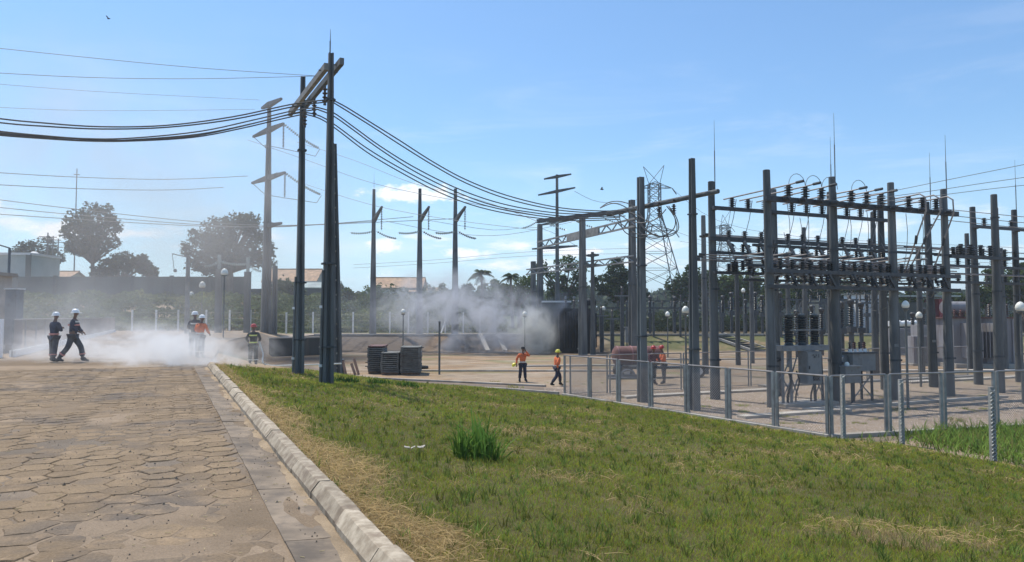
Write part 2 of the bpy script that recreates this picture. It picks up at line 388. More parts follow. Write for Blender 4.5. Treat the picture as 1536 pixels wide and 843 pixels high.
# gravel stones in the fenced yard, near enough to be told apart as texture
def scatter(n, fn): 
    pts = []
    while len(pts) < n:
        x, y = fn(); pts.append((x, y))
    return pts
sv, sf, scol = [], [], []
tet = np.array([(1, 0, -.3), (-.5, .87, -.3), (-.5, -.87, -.3), (0, 0, .75), (.3, .2, .5)])
k = 0
while k < 30000:
    u, y = RNG.uniform(1, 1), 20.0+16.0*RNG.random()**1.4
    x = RNG.uniform(1.5, 17+ (y-20)*.6)
    if (x-2.2)*.86+(y-31.9)*.51 < .25 or (x-8.8)*(-.289)+(y-20.8)*.957 < -.1: continue
    r = .014+.02*RNG.random(); a = RNG.random()*6.28; ca, sa = math.cos(a), math.sin(a)
    p = tet[:4]*r*np.array((1, 1, .75)); q = np.stack([p[:, 0]*ca-p[:, 1]*sa, p[:, 0]*sa+p[:, 1]*ca, p[:, 2]], 1)+np.array((x, y, YZ+.008))
    o = len(sv)*4; sv.append(q); sf += [(o, o+1, o+3), (o+1, o+2, o+3), (o+2, o, o+3)]
    g = np.array((.40, .33, .275))*(.6+.75*RNG.random()); scol.append(np.repeat([np.append(g, 1)], 4, 0)); k += 1
SM = mat('gravel_stone', (1, 1, 1), .9, .1, 20, attr='tint', objvar=0)
np_mesh('gravel', np.concatenate(sv), np.array(sf), SM, False, np.concatenate(scol), kind='stuff')

# ------------------------------------------------------------------ road: bed, hexagonal pavers, gutter, kerb
def tintgrid(name, polyfn, nu, nv_, matr, colfn, zfn, kind='structure'):
    U, V = np.meshgrid(np.linspace(0, 1, nu), np.linspace(0, 1, nv_)); X, Y = polyfn(U, V); Z = zfn(X, Y)
    ii = np.arange(nu*nv_).reshape(nv_, nu); q = np.stack([ii[:-1, :-1], ii[:-1, 1:], ii[1:, 1:], ii[1:, :-1]], -1).reshape(-1, 4)
    return np_mesh(name, np.stack([X, Y, Z], -1).reshape(-1, 3), q, matr, True, rgba(colfn(X, Y)), kind=kind)
RM = ground_mat('road_bed_dirt', 60., .02, .55, 70.)
def road_xy(U, V):                      # bed under the pavers, runs on as dusty road beyond them
    Y = -6+V**1.5*132; t = (Y-K0[1])/KD[1]; right = K0[0]+KD[0]*t
    right = np.where(t > KEND, np.interp(Y, [kpt(KEND)[1], 29, 40, 51, 72.5, 130], [kpt(KEND)[0], -11.6, -15.6, -19.3, -24.5, -44]), right)-.02
    return right-(1-U)**1.6*(14+Y*.75), Y
def road_col(X, Y):
    n = fbm(X*.5, Y*.5, 5); n2 = fbm(X*.15, Y*.3, 6)
    cc = np.broadcast_to(np.array((.20, .148, .098)), X.shape+(3,)).copy()
    cc = lerp(cc, np.array((.30, .225, .155)), np.maximum(sst(.45, .65, n), sst(26, 30, Y))); return lerp(cc, np.array((.17, .145, .12)), .6*sst(.55, .7, n2))
road = tintgrid('road', road_xy, 90, 150, RM, road_col, lambda X, Y: -.0135+.0095*sst(.40, .64, fbm(X*1.4, Y*1.4, 15)))
ORG['road'] = Vector((0, 0, 0))

def paver_mat():
    m = bpy.data.materials.new('paver_concrete'); m.use_nodes = True; t = NT(m.node_tree); b = t.n['Principled BSDF']
    pos = t.n.new('ShaderNodeNewGeometry').outputs['Position']; oi = t.n.new('ShaderNodeObjectInfo').outputs['Random']
    a = t.n.new('ShaderNodeAttribute'); a.attribute_name = 'tint'
    rn = t.m('FRACT', t.m('ADD', oi, a.outputs['Fac']))
    big = t.noise(pos, .55, 5, .6, .4); mid = t.noise(pos, 2.6, 6, .65); fine = t.noise(pos, 45, 4, .7)
    col = t.mix(rn, (.19, .136, .084, 1), (.25, .18, .110, 1))
    col = t.mix(t.m('MULTIPLY', t.ramp(big, .46, .66), .72), col, (.115, .098, .085, 1))       # old tyre and damp staining
    col = t.mix(t.m('MULTIPLY', t.ramp(mid, .48, .72), .7), col, (.325, .232, .145, 1))
    col = t.mix(t.m('MULTIPLY', t.ramp(t.noise(pos, 9, 5, .7), .52, .72), .5), col, (.12, .095, .075, 1))          # sandy dust
    f = t.m('ADD', .35, t.m('MULTIPLY', fine, 1.3)); col = t.mix(1., col, t.comb(f, f, f), 'MULTIPLY')
    t.l.new(col, b.inputs['Base Color']); b.inputs['Roughness'].default_value = .92; b.inputs['Specular IOR Level'].default_value = .2
    bn = t.n.new('ShaderNodeBump'); bn.inputs['Strength'].default_value = .7; bn.inputs['Distance'].default_value = .012
    t.l.new(t.m('ADD', t.noise(pos, 30, 5, .7), t.m('MULTIPLY', mid, 1.5)), bn.inputs['Height']); t.l.new(bn.outputs[0], b.inputs['Normal'])
    return m
PM = paver_mat()
HR = .205                               # corner radius of a hexagonal paver
def corner(i, j, k):                    # lattice corner shared by three stones, nudged so that no two stones are alike
    s = i*HR*1.5+math.cos(R(60*k))*HR; t = j*HR*math.sqrt(3)+(HR*math.sqrt(3)/2 if i % 2 else 0)+math.sin(R(60*k))*HR
    q = random.Random(f'{round(s, 2)},{round(t, 2)}'); q2 = HR*.20
    return s+q.uniform(-q2, q2), t+q.uniform(-q2, q2)
def stone_mesh(i, j, c_, rr):
    cs = [corner(i, j, k) for k in range(6)]; ps = []
    cx, cy = sum(p[0] for p in cs)/6, sum(p[1] for p in cs)/6; sh = rr.uniform(.955, .985)
    for k in range(6):
        a, b = cs[k], cs[(k+1) % 6]; e = random.Random(f'{round((a[0]+b[0])/2, 2)},{round((a[1]+b[1])/2, 2)}'); w_ = e.uniform(-.012, .012)
        for f, ch in ((0, .93 if rr.random() < .25 else .985), (.36, 1), (.66, rr.uniform(.975, 1.0))):
            x, y = a[0]+(b[0]-a[0])*f, a[1]+(b[1]-a[1])*f; n_ = math.hypot(b[0]-a[0], b[1]-a[1]); x += (b[1]-a[1])/n_*w_*(f > 0); y -= (b[0]-a[0])/n_*w_*(f > 0)
            ps.append((cx+(x-cx)*sh*ch, cy+(y-cy)*sh*ch))
    n = len(ps); w3 = [(kpt(y, x-GUT-HR*.98)) for x, y in ps]; rings = []
    for s, z in ((1, -.06), (1, -.009), (.955, 0)):
        rings += [(c_[0]+(x-c_[0])*s, c_[1]+(y-c_[1])*s, z+(rr.uniform(-.003, .001) if z == 0 else rr.uniform(-.003, 0))) for x, y in w3]
    fs = [(r_*n+k, r_*n+(k+1) % n, (r_+1)*n+(k+1) % n, (r_+1)*n+k) for r_ in range(2) for k in range(n)]+[tuple(range(2*n, 3*n))]
    return rings, fs
ka = math.atan2(KD[1], KD[0])
cells = []
GUT = .41
for i in range(-80, 3):
    for j in range(-24, 110):
        s = i*HR*1.5; t = j*HR*math.sqrt(3)+(HR*math.sqrt(3)/2 if i % 2 else 0)
        s2 = s-GUT-HR*.98
        if s2 > -GUT-HR*.97: continue
        x, y = kpt(t, s2)
        if not 2.6 < y < 30 or x < -.72*y-2.6 or pdist(x, y, ROAD)[0] > 0: continue
        if t > KEND+1: continue
        u, v, d = proj((x, y, 0)); inframe = -70 < u < 1560 and v < 885
        cells.append((d if inframe else d+200, x, y, i, j))
cells.sort()
def settle(x, y):                       # the road has sunk and heaved a little
    return .018*(float(fbm(np.array([x*.5]), np.array([y*.5]), 77)[0])-.62)
hv, hf, hc = [], [], []; off = 0
for n_, (d, x, y, i, j) in enumerate(cells):
    rr = random.Random(i*1000+j); tx, ty = rr.gauss(0, .0115), rr.gauss(0, .0115); z = settle(x, y)+rr.uniform(-.004, .003)
    if rr.random() < .04: z -= .012; tx += rr.choice((-1, 1))*.025
    vs, fs = stone_mesh(i, j, (x, y), rr); vs = [(a, b, c_+z+(a-x)*ty+(b-y)*tx) for a, b, c_ in vs]
    if n_ < 300: m = MB(); m.add(vs, fs); o = link('paver', m.mesh('paver', (x, y, 0), False, PM), road, (x, y, 0))
    else: hv += vs; hf += [tuple(q+off for q in f) for f in fs]; hc += [rr.random()]*len(vs); off += len(vs)
me = bpy.data.meshes.new('paver_field'); me.from_pydata(hv, [], hf); me.update(); me.materials.append(PM)
at = me.color_attributes.new('tint', 'FLOAT_COLOR', 'POINT'); at.data.foreach_set('color', np.repeat(np.array(hc)[:, None], 4, 1).astype(np.float32).ravel())
link('paver_field', me, road, kind='stuff')

# wind-blown sand that buries the joints close to the camera
SAND = ground_mat('blown_sand', 70., .015, .5, 75.)
def sand_xy(U, V):
    Y = 3.6+V*9.5; right = np.minimum(K0[0]+KD[0]*(Y-K0[1])/KD[1]-.75, -1.7); return right-(1-U)*(3.0+Y*.75), Y
def sand_z(X, Y):
    n = fbm(X*.9, Y*.9, 31, 5); e = sst(-.7, -1.8, X-(K0[0]+KD[0]*(Y-K0[1])/KD[1]))*sst(12.8, 9.5, Y)
    near = sst(7.2, 5.4, Y)*sst(-2.0, -3.2, X)
    return -.034+.048*(n-.40)*e+.026*near*sst(.35, .7, n)
tintgrid('sand', sand_xy, 160, 160, SAND, lambda X, Y: np.broadcast_to(np.array((.315, .235, .16)), X.shape+(3,))*(.7+.55*fbm(X*2, Y*2, 8))[..., None], sand_z, 'stuff')
grit = MB(); mb = MB(); rr = random.Random(3)        # litter: straw and crumbs on the road
for _ in range(420):
    t, s = rr.uniform(-2, 16), -abs(rr.gauss(0, 2.2))-.02; x, y = kpt(t, s); a = rr.uniform(0, 6.3); L = rr.uniform(.015, .06)
    z = .006+settle(x, y); mb.box((x, y, z+.004), L, .004, .004, a)
for _ in range(2600):
    t = rr.uniform(-3, 14); s = -abs(rr.gauss(0, 3.0))-.02; x, y = kpt(t, s); r_ = rr.uniform(.003, .010)*(2.2 if rr.random() < .03 else 1)
    gv = [V_ for V_ in ((x+r_, y, .0), (x-r_*.6, y+r_*.8, .0), (x-r_*.6, y-r_*.9, .0), (x, y, r_*1.3))]; z = settle(x, y)-.001
    grit.add([(a, b, c_+z) for a, b, c_ in gv], [(0, 1, 3), (1, 2, 3), (2, 0, 3)])
struct('grit', grit, mat('grit_stone', (.26, .20, .14), .95, .4, 40), kind='stuff')
struct('straw_litter', mb, mat('straw', (.48, .38, .20), .9, .25, 20), kind='stuff')
mb = MB(); 
for dz_, r_ in ((0, .05),): mb.lathe((*kpt(1.2, -3.55), .01), [(.03, 0), (.05, .015), (.045, .035), (.02, .05)], 7)
solo('stone', mb, M['bark'], 'small brown stone lying on the sandy pavers', 'stone', (*kpt(1.2, -3.55), 0))

# gutter slabs and kerb stones
KM = mat('kerb_concrete', (.31, .245, .17), .9, .25, 7, .05, second=(.45, .38, .285), stain=((.20, .15, .105), .85, 4.2))
GUM = mat('gutter_concrete', (.19, .15, .11), .95, .25, 2.6, .03, second=(.27, .21, .15), stain=((.11, .09, .072), .8, 1.8))
gut = bpy.data.objects.new('gutter', None); COL.objects.link(gut); gut['kind'] = 'structure'; ORG['gutter'] = Vector((0, 0, 0))
kerb = bpy.data.objects.new('kerb', None); COL.objects.link(kerb); kerb['kind'] = 'structure'; ORG['kerb'] = Vector((0, 0, 0))
def chain(name, parent, t0, t1, step, prof, matr, gap, jit, rnd):
    t = t0; n = 0
    while t < t1:
        L = step*rnd.uniform(.92, 1.06); m = MB(); segs = 5; vs = []; dz_ = rnd.gauss(0, jit); tl = rnd.gauss(0, jit*.8); ds = rnd.gauss(0, jit)
        for i in range(segs+1):
            tt = t+gap/2+(L-gap)*i/segs; e = .975 if i in (0, segs) else 1
            for k, (s, z) in enumerate(prof):
                x, y = kpt(tt, s*1+ds+rnd.uniform(-.004, .004)); vs.append((x, y, z*(e if z > .05 else 1)+dz_+tl*(i/segs-.5)+rnd.uniform(-.003, .003)))
        q = len(prof); fs = [(i*q+k, i*q+(k+1) % q, (i+1)*q+(k+1) % q, (i+1)*q+k) for i in range(segs) for k in range(q)]
        fs += [tuple(range(q-1, -1, -1)), tuple(segs*q+k for k in range(q))]
        if not (name == 'kerb_stone' and 8.75 < t < 9.0 and False): part(name, m.add(vs, fs), matr, parent)
        t += L; n += 1
rk = random.Random(12)
chain('gutter_slab', gut, -5, KEND+.6, 1.7, [(-GUT+.012, -.05), (-GUT+.012, .004), (-.2, -.006), (.03, -.012), (.03, -.05)], GUM, .014, .003, rk)
chain('kerb_stone', kerb, -5, 9.0, 1.08, [(0, -.08), (.0, .045), (.065, .135), (.08, .142), (.17, .14), (.185, .128), (.185, -.08)], KM, .010, .005, rk)
chain('kerb_stone', kerb, 9.28, 9.85, .5, [(.06, -.08), (.06, .02), (.10, .07), (.13, .08), (.25, .075), (.26, .06), (.26, -.08)], KM, .02, .012, rk)   # the broken one
chain('kerb_stone', kerb, 9.9, KEND+.2, 1.08, [(0, -.08), (.0, .045), (.065, .135), (.08, .142), (.17, .14), (.185, .128), (.185, -.08)], KM, .012, .006, rk)
mb = MB(); rr = random.Random(5); dv = []
for i in range(900):                    # loose sand line in the gutter corner
    pass
def gsand_xy(U, V): t = -4+V*(KEND+4); s = -.20+U*.205; return K0[0]+KD[0]*t+KN[0]*s, K0[1]+KD[1]*t+KN[1]*s
def gsand_z(X, Y):
    s = (X-K0[0])*KN[0]+(Y-K0[1])*KN[1]; n = fbm(X*2.2, Y*2.2, 51); return -.02+.05*(n-.22)*sst(-.19, 0, s)
tintgrid('gutter_sand', gsand_xy, 12, 260, SAND, lambda X, Y: np.broadcast_to(np.array((.33, .25, .165)), X.shape+(3,))*(.7+.6*fbm(X*6, Y*6, 4))[..., None], gsand_z, 'stuff')

# ------------------------------------------------------------------ grass bank
def verge_xy(U, V):
    s = .22+U**1.25*36; t = -26+V*(KEND+38); return K0[0]+KD[0]*t+KN[0]*s, K0[1]+KD[1]*t+KN[1]*s
def gmask(x, y):                        # 1 where the lawn grows
    d_y, i_y = pdist(x, y, YARD); s = (x-K0[0])*KN[0]+(y-K0[1])*KN[1]; t = (x-K0[0])*KD[0]+(y-K0[1])*KD[1]
    wob = .5*(fbm(x*1.1, y*1.1, 14)-.5)
    edge = np.interp(y, [-50, 24.2, 27, 31, 36, 60], [-99, -9.75, -9.2, -8.9, -8.2, -8])
    return (d_y > .12+wob)*(s > .23)*(x > edge+wob)
def drymask(x, y):
    s = (x-K0[0])*KN[0]+(y-K0[1])*KN[1]; t = (x-K0[0])*KD[0]+(y-K0[1])*KD[1]
    n = fbm(x*.9, y*.9, 61); m = fbm(x*.35, y*.35, 62)
    strip = sst(1.0, .15, s-1.9*(n-.5)-.1*sst(6.5, 2, t))*sst(22, 12, t)*.85
    strip = np.maximum(strip, sst(.85, .25, s)*.7)
    patch = .34*sst(.58, .74, n)+.12*sst(.54, .70, m)
    return np.clip(np.maximum(strip, patch*sst(.3, 3, s)), 0, 1)
def verge_z(X, Y):
    z = terrain(X, Y); d_y, i_y = pdist(X, Y, YARD); return np.where(d_y > 0, z, z-.10*np.minimum(1, i_y/.4)) - np.where((Y > 25) & (X < -10.2), .1, 0)
def verge_col(X, Y):
    d = drymask(X, Y); cc = np.broadcast_to(np.array((.105, .095, .035)), X.shape+(3,)).copy()
    cc = lerp(cc, np.array((.30, .225, .12)), d); g = gmask(X, Y)*1.; return lerp(np.broadcast_to(np.array((.33, .24, .15)), X.shape+(3,)).copy(), np.zeros(3), g)+cc*g[..., None]
VM = ground_mat('lawn_soil', 50., .03, .35, 50.)
tintgrid('lawn', verge_xy, 150, 240, VM, verge_col, verge_z)
def blades(n, x, y, h, wd, lean, colr, tip, zf):
    """n single-blade triangles / two-segment blades as one array"""
    a = RNG.random(n)*2*np.pi; la = RNG.random(n)*2*np.pi; z = zf
    wx, wy = np.cos(a)*wd/2, np.sin(a)*wd/2; lx, ly = np.cos(la)*lean*h, np.sin(la)*lean*h
    hz_ = h*np.sqrt(np.maximum(.05, 1-np.minimum(.95, lean**2)))
    V = np.empty((n, 5, 3)); V[:, 0] = np.stack([x-wx, y-wy, z-.01], 1); V[:, 1] = np.stack([x+wx, y+wy, z-.01], 1)
    V[:, 2] = np.stack([x+wx*.75+lx*.35, y+wy*.75+ly*.35, z+hz_*.6], 1); V[:, 3] = np.stack([x-wx*.75+lx*.35, y-wy*.75+ly*.35, z+hz_*.6], 1)
    V[:, 4] = np.stack([x+lx, y+ly, z+hz_], 1)
    i0 = np.arange(n)[:, None]*5; T = np.concatenate([i0+[[0, 1, 2]], i0+[[0, 2, 3]], i0+[[3, 2, 4]]], 1).reshape(-1, 3)
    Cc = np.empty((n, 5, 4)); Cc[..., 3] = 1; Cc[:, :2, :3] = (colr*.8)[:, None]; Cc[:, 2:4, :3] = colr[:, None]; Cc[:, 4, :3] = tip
    return V.reshape(-1, 3), T, Cc.reshape(-1, 4)
def grow(N, ymin, ymax, dens_p):
    q = RNG.random(N); y = (ymin**dens_p+q*(ymax**dens_p-ymin**dens_p))**(1/dens_p)
    x = (RNG.random(N)*1.62-.66)*y+RNG.uniform(-.6, .6, N)
    k = gmask(x, y) > 0; return x[k], y[k]
x, y = grow(760000, 3.7, 39, .35)
dry = drymask(x, y); n = len(x); d = np.hypot(x, y); isdry = RNG.random(n) < dry*.85
clump = fbm(x*2.6, y*2.6, 81); big = fbm(x*.5, y*.5, 82)
keep = RNG.random(n) < np.where(isdry, .75, .15+1.15*clump); x, y, dry, d, isdry, clump, big = [a[keep] for a in (x, y, dry, d, isdry, clump, big)]; n = len(x)
h = np.where(isdry, .05+.06*RNG.random(n), (.032+.032*RNG.random(n))*(.65+.7*clump)); h *= np.clip(d/14, 1, 1.5)
tall = RNG.random(n) < .002; h = np.where(tall, h*2.1, h)
wd = .0045*np.clip(d/6.5, 1, 4.5)*(.7+.6*RNG.random(n)); lean = np.where(isdry, .75+.22*RNG.random(n), .45+.52*RNG.random(n))
lean = np.where(tall, .3, lean)
g = np.stack([.20+.12*RNG.random(n), .25+.10*RNG.random(n), .032+.018*RNG.random(n)], 1)*(.74+.88*big)[:, None]
yel = (RNG.random(n) < .22)[:, None]; g = np.where(yel, np.array((.30, .235, .085))*(.55+.7*RNG.random((n, 1))), g)
st = np.array((.50, .365, .175))*(.55+.75*RNG.random((n, 1))); colr = np.where(isdry[:, None], st, g)
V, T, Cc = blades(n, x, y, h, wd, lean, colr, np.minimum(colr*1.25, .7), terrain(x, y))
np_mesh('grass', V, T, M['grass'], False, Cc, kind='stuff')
print('grass tris', len(T))
# straw thatch lying along the kerb and in mown patches
x, y = grow(150000, 3.7, 26, .3); dm = drymask(x, y); k = RNG.random(len(x)) < dm**1.3; x, y = x[k], y[k]; n = len(x); d = np.hypot(x, y)
a = RNG.random(n)*6.28; L = (.07+.16*RNG.random(n)); wd = .0038*np.clip(d/6.5, 1, 4); z = terrain(x, y)+.015+.05*RNG.random(n); tz = RNG.normal(0, .03, n)
dxx, dyy = np.cos(a)*L/2, np.sin(a)*L/2; px, py = -np.sin(a)*wd/2, np.cos(a)*wd/2
V = np.stack([np.stack([x-dxx-px, y-dyy-py, z-tz], 1), np.stack([x-dxx+px, y-dyy+py, z-tz+.003], 1), np.stack([x+px, y+py, z+.015], 1), np.stack([x-px, y-py, z+.012], 1), np.stack([x+dxx, y+dyy, z+tz], 1)], 1).reshape(-1, 3)
i0 = np.arange(n)[:, None]*5; T = np.concatenate([i0+[[0, 1, 2]], i0+[[0, 2, 3]], i0+[[3, 2, 4]]], 1).reshape(-1, 3)
cs = np.array((.56, .41, .20))*(.5+.85*RNG.random((n, 1))); Cc = np.repeat(np.concatenate([cs, np.ones((n, 1))], 1), 5, 0)
np_mesh('straw_thatch', V, T, M['grass'], False, Cc, kind='stuff')
def tuft(name, label, cx, cy, n, rad, hh, colr, wd=.012, group=None, lean=.55, cat='grass tuft'):
    q = np.sqrt(RNG.random(n))*rad; a = RNG.random(n)*6.28; x, y = cx+q*np.cos(a), cy+q*np.sin(a); h = hh*(.45+.6*RNG.random(n))*(1-.35*q/rad)
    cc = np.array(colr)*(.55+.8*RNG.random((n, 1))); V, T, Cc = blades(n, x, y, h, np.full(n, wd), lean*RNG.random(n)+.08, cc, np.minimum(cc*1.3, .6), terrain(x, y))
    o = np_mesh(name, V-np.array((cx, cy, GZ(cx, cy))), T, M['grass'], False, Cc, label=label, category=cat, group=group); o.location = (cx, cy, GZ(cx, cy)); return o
p = G(716, 688); tuft('grass_tuft', 'tall bright green tuft standing alone in the mown lawn', p.x, p.y, 190, .33, .78, (.15, .27, .05), .032, None, .9)
for (u, v, lb) in ((571, 577, 'small green tuft at the lawn edge before the stacked panels'), (612, 582, 'low green tuft beside the path, next to the small tuft'), (520, 574, 'low weed tuft behind the double lattice pole')):
    p = G(u, v); tuft('grass_tuft', lb, p.x, p.y, 140, .42, .30, (.07, .15, .03), .03)
p = G(621, 676); mb = MB(); rr = random.Random(4)
for k in range(7): q = p+Vector((rr.uniform(-.14, .14), rr.uniform(-.06, .06), .05)); mb.frame(q, Vector((1, .2, rr.uniform(-.5, .5))).normalized(), Vector((-.2, 1, .3)).normalized(), Vector((rr.uniform(-.3, .3), -.3, 1)).normalized(), rr.uniform(.04, .08), rr.uniform(.025, .045), .008)
solo('litter', mb, M['strip'], 'crumpled white scrap lying in the lawn near the tall tuft', 'litter', p)
# broad weeds in the lawn
x, y = grow(5200, 4, 30, .5); dm = drymask(x, y); k = RNG.random(len(x)) > dm; x, y = x[k], y[k]; n = len(x); hh_ = .05+.10*RNG.random(n)
x, y, hh_ = np.repeat(x, 9), np.repeat(y, 9), np.repeat(hh_, 9); cw = np.repeat(np.array((.16, .24, .055))*(.55+.8*RNG.random((n, 1)))+np.array((.05, .0, .0))*RNG.random((n, 1)), 9, 0); n = len(x)
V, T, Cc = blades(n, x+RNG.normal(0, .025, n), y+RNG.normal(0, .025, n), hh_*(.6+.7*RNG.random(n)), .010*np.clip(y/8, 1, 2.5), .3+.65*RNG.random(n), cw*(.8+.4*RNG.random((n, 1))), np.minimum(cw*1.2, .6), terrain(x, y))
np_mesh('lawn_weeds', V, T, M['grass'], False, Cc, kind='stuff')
p = G(1345, 815); tuft('straw_heap', 'heap of dry mown straw lying on the lawn', p.x, p.y, 1500, .40, .13, (.50, .36, .19), .007, None, 1.6, 'straw')
# weeds between the two fences
wx_, wy_ = [], []
while len(wx_) < 17000:
    X_, Y_ = RNG.uniform(9.6, 19), RNG.uniform(16.2, 23.6)
    out = (X_-8.8)*(-.289)+(Y_-20.8)*.957
    lower = np.interp(X_, [8.8, 10.3, 11.3, 13.5, 17, 24], [20.9, 19.3, 17.0, 15.2, 14.2, 13.5])
    if out > -.15 or Y_ < lower: continue
    if RNG.random() > (.1+.9*sst(10.2, 12.2, X_))*(fbm(np.array([X_*.8]), np.array([Y_*.8]), 91)[0]*1.7-.15): continue
    wx_.append(X_); wy_.append(Y_)
x, y = np.array(wx_), np.array(wy_); n = len(x); dens = fbm(x*.6, y*.6, 90)
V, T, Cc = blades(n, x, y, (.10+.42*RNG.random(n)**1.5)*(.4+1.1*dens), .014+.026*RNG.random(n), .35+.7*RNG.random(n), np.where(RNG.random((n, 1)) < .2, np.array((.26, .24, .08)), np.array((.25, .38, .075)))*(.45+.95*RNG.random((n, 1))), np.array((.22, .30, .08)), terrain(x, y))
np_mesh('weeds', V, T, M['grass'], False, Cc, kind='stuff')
# ------------------------------------------------------------------ poles and beams
def smooth_pts(pts, n=5):
    out = []
    for i in range(len(pts)-1):
        p0, p1, p2, p3 = pts[max(i-1, 0)], pts[i], pts[i+1], pts[min(i+2, len(pts)-1)]
        for k in range(n):
            t = k/n; out.append(.5*((2*p1)+(p2-p0)*t+(2*p0-5*p1+4*p2-p3)*t*t+(3*p1-p0-3*p2+p3)*t**3))
    return out+[pts[-1]]
E1 = Vector((.913, .408, 0)); E2 = Vector((-.408, .913, 0)); YAW = math.atan2(.408, .913)
def V3(x, y, z): return Vector((x, y, z))
def shaft_i(mb, x, y, z0, z1, b0, b1, rz, deep=.95, tilt=0.0):    # tapered concrete H-section, web set back from the flanges
    a = Vector((math.cos(rz), math.sin(rz), 0)); b = Vector((-math.sin(rz), math.cos(rz), 0)); vs = []
    for z, q in ((z0, b0), (z1, b1)):
        hx, hy = q/2, q*deep/2; t = q*.26; wq = q*.17
        for i, j in ((-hx, -hy), (hx, -hy), (hx, -hy+t), (wq, -hy+t*1.5), (wq, hy-t*1.5), (hx, hy-t), (hx, hy), (-hx, hy), (-hx, hy-t), (-wq, hy-t*1.5), (-wq, -hy+t*1.5), (-hx, -hy+t)):
            vs.append(Vector((x+(tilt if z == z1 else 0), y, z))+a*i+b*j)
    mb.add(vs, [tuple(range(11, -1, -1)), tuple(range(12, 24))]+[(i, (i+1) % 12, 12+(i+1) % 12, 12+i) for i in range(12)])
def pole(label, x, y, h, b0, b1, round_=True, z0=None, rz=YAW, rod=0, bands=(), group=None, holes=False, rodoff=0.0, matr=None, tilt=0.0):
    zg = GZ(x, y) if z0 is None else z0
    t = thing('concrete_pole', label, 'pole', (x, y, zg), group); mb = MB(); zt_ = zg+h
    ra = random.Random(int(x*77+y*13)); lx_, ly_ = ra.gauss(0, .035), ra.gauss(0, .035)
    if round_: mb.tube([(x, y, zg-.3), (x+lx_*.5, y+ly_*.5, zg+h*.5), (x+lx_, y+ly_, zt_-.02), (x+lx_, y+ly_, zt_)], [b0/2, (b0+b1)/4, b1/2, b1/2-.02], 14)
    else: shaft_i(mb, x, y, zg-.3, zt_, b0, b1, rz, tilt=tilt)
    part('shaft', mb, matr or M['concrete'], t, smooth=round_)
    for bz in bands:
        r = (b0+(b1-b0)*(bz/h))/2+.012; m2 = MB()
        if round_: m2.tube([(x, y, zg+bz-.04), (x, y, zg+bz+.04)], r, 14)
        else: m2.box((x, y, zg+bz), r*2+.02, r*2.5+.02, .05, rz)
        m2.frame((x+r*.9, y-r*.5, zg+bz), Vector((1, 0, 0)), Vector((0, 1, 0)), Vector((0, 0, 1)), .09, .06, .07)
        part('clamp_band', m2, M['steel_d'], t, smooth=True)
    if round_ and zg == YZ and h > 8:
        a_ = ra.uniform(-2.6, -.4); ca_, sa_ = math.cos(a_), math.sin(a_)
        part('earth_wire', MB().tube([(x+(b0/2+.01)*ca_, y+(b0/2+.01)*sa_, zg), (x+lx_*.5+((b0+b1)/4+.01)*ca_, y+ly_*.5+((b0+b1)/4+.01)*sa_, zg+h*.5), (x+lx_+(b1/2+.01)*ca_, y+ly_+(b1/2+.01)*sa_, zg+h*.93)], .014, 5), M['wire'], t)
        if ra.random() < .5: part('number_plate', MB().frame((x-.02, y-b0*.5+.02, zg+2.2), Vector((1, 0, 0)), Vector((0, 1, 0)), V3(0, 0, 1), .16, .02, .11), M['cab'], t)
    if holes:
        a = Vector((math.cos(rz), math.sin(rz), 0))
        for k in range(int(h/.75)):
            q = zg+.6+k*.75; bw = b0+(b1-b0)*(q-zg)/h
            c_ = Vector((x+tilt*(q-zg)/h, y, q))-a*(bw*.18)
            part('step_hole', MB().frame(c_, a, Vector((-a.y, a.x, 0)), Vector((0, 0, 1)), .012, bw*.2, .09), M['strip'], t)
    if rod:
        m3 = MB(); m3.tube([(x+rodoff, y, zt_-.35), (x+rodoff, y, zt_+rod*.5)], .022, 6); m3.tube([(x+rodoff, y, zt_+rod*.5), (x+rodoff, y, zt_+rod)], [.014, .006], 5)
        part('lightning_rod', m3, M['steel'], t)
    return t
PT = {}
# entrance portal by the road
A_ = (-7.46, 26.2); B_ = (-5.53, 22.4); KY = math.atan2(KD[1], KD[0])
pole('slender tapered pole of the roadside portal, the one farther from the lawn tuft', *A_, 10.55, .33, .16, False, rz=KY, bands=(1.2, 3.2, 7.9))
pole('tallest tapered pole of the roadside portal, standing in the lawn with a short rod', *B_, 10.05, .35, .15, False, rz=KY, rod=.75, bands=(1.1, 3.6, 8.6), rodoff=-.03)
for (x_, y_) in (A_, B_):
    t = bpy.data.objects['concrete_pole' if (x_, y_) == A_ else 'concrete_pole.001']; zg = GZ(x_, y_); q = V3(x_, y_, zg)+Vector((-KN[0], -KN[1], 0))*.21-Vector((KD[0], KD[1], 0))*.05
    part('conduit', MB().tube([q-V3(0, 0, .2), q+V3(.02, 0, 2.0), q+V3(.045, 0, 3.4)], [.045, .045, .04], 8), M['lpost'], t, smooth=True)
    for dz_ in (.55, 2.3): part('white_strap', MB().tube([q+V3(0, 0, dz_-.04), q+V3(0, 0, dz_+.04)], .055, 8), M['white'], t)
pole('concrete pole with a column of step holes, standing just behind the portal', -9.02, 38.3, 12.2, .54, .20, False, rz=KY+.35, holes=True, bands=(), tilt=-.22)
zb = 9.2
def alongP(a, b, f): return (a[0]+(b[0]-a[0])*f, a[1]+(b[1]-a[1])*f)
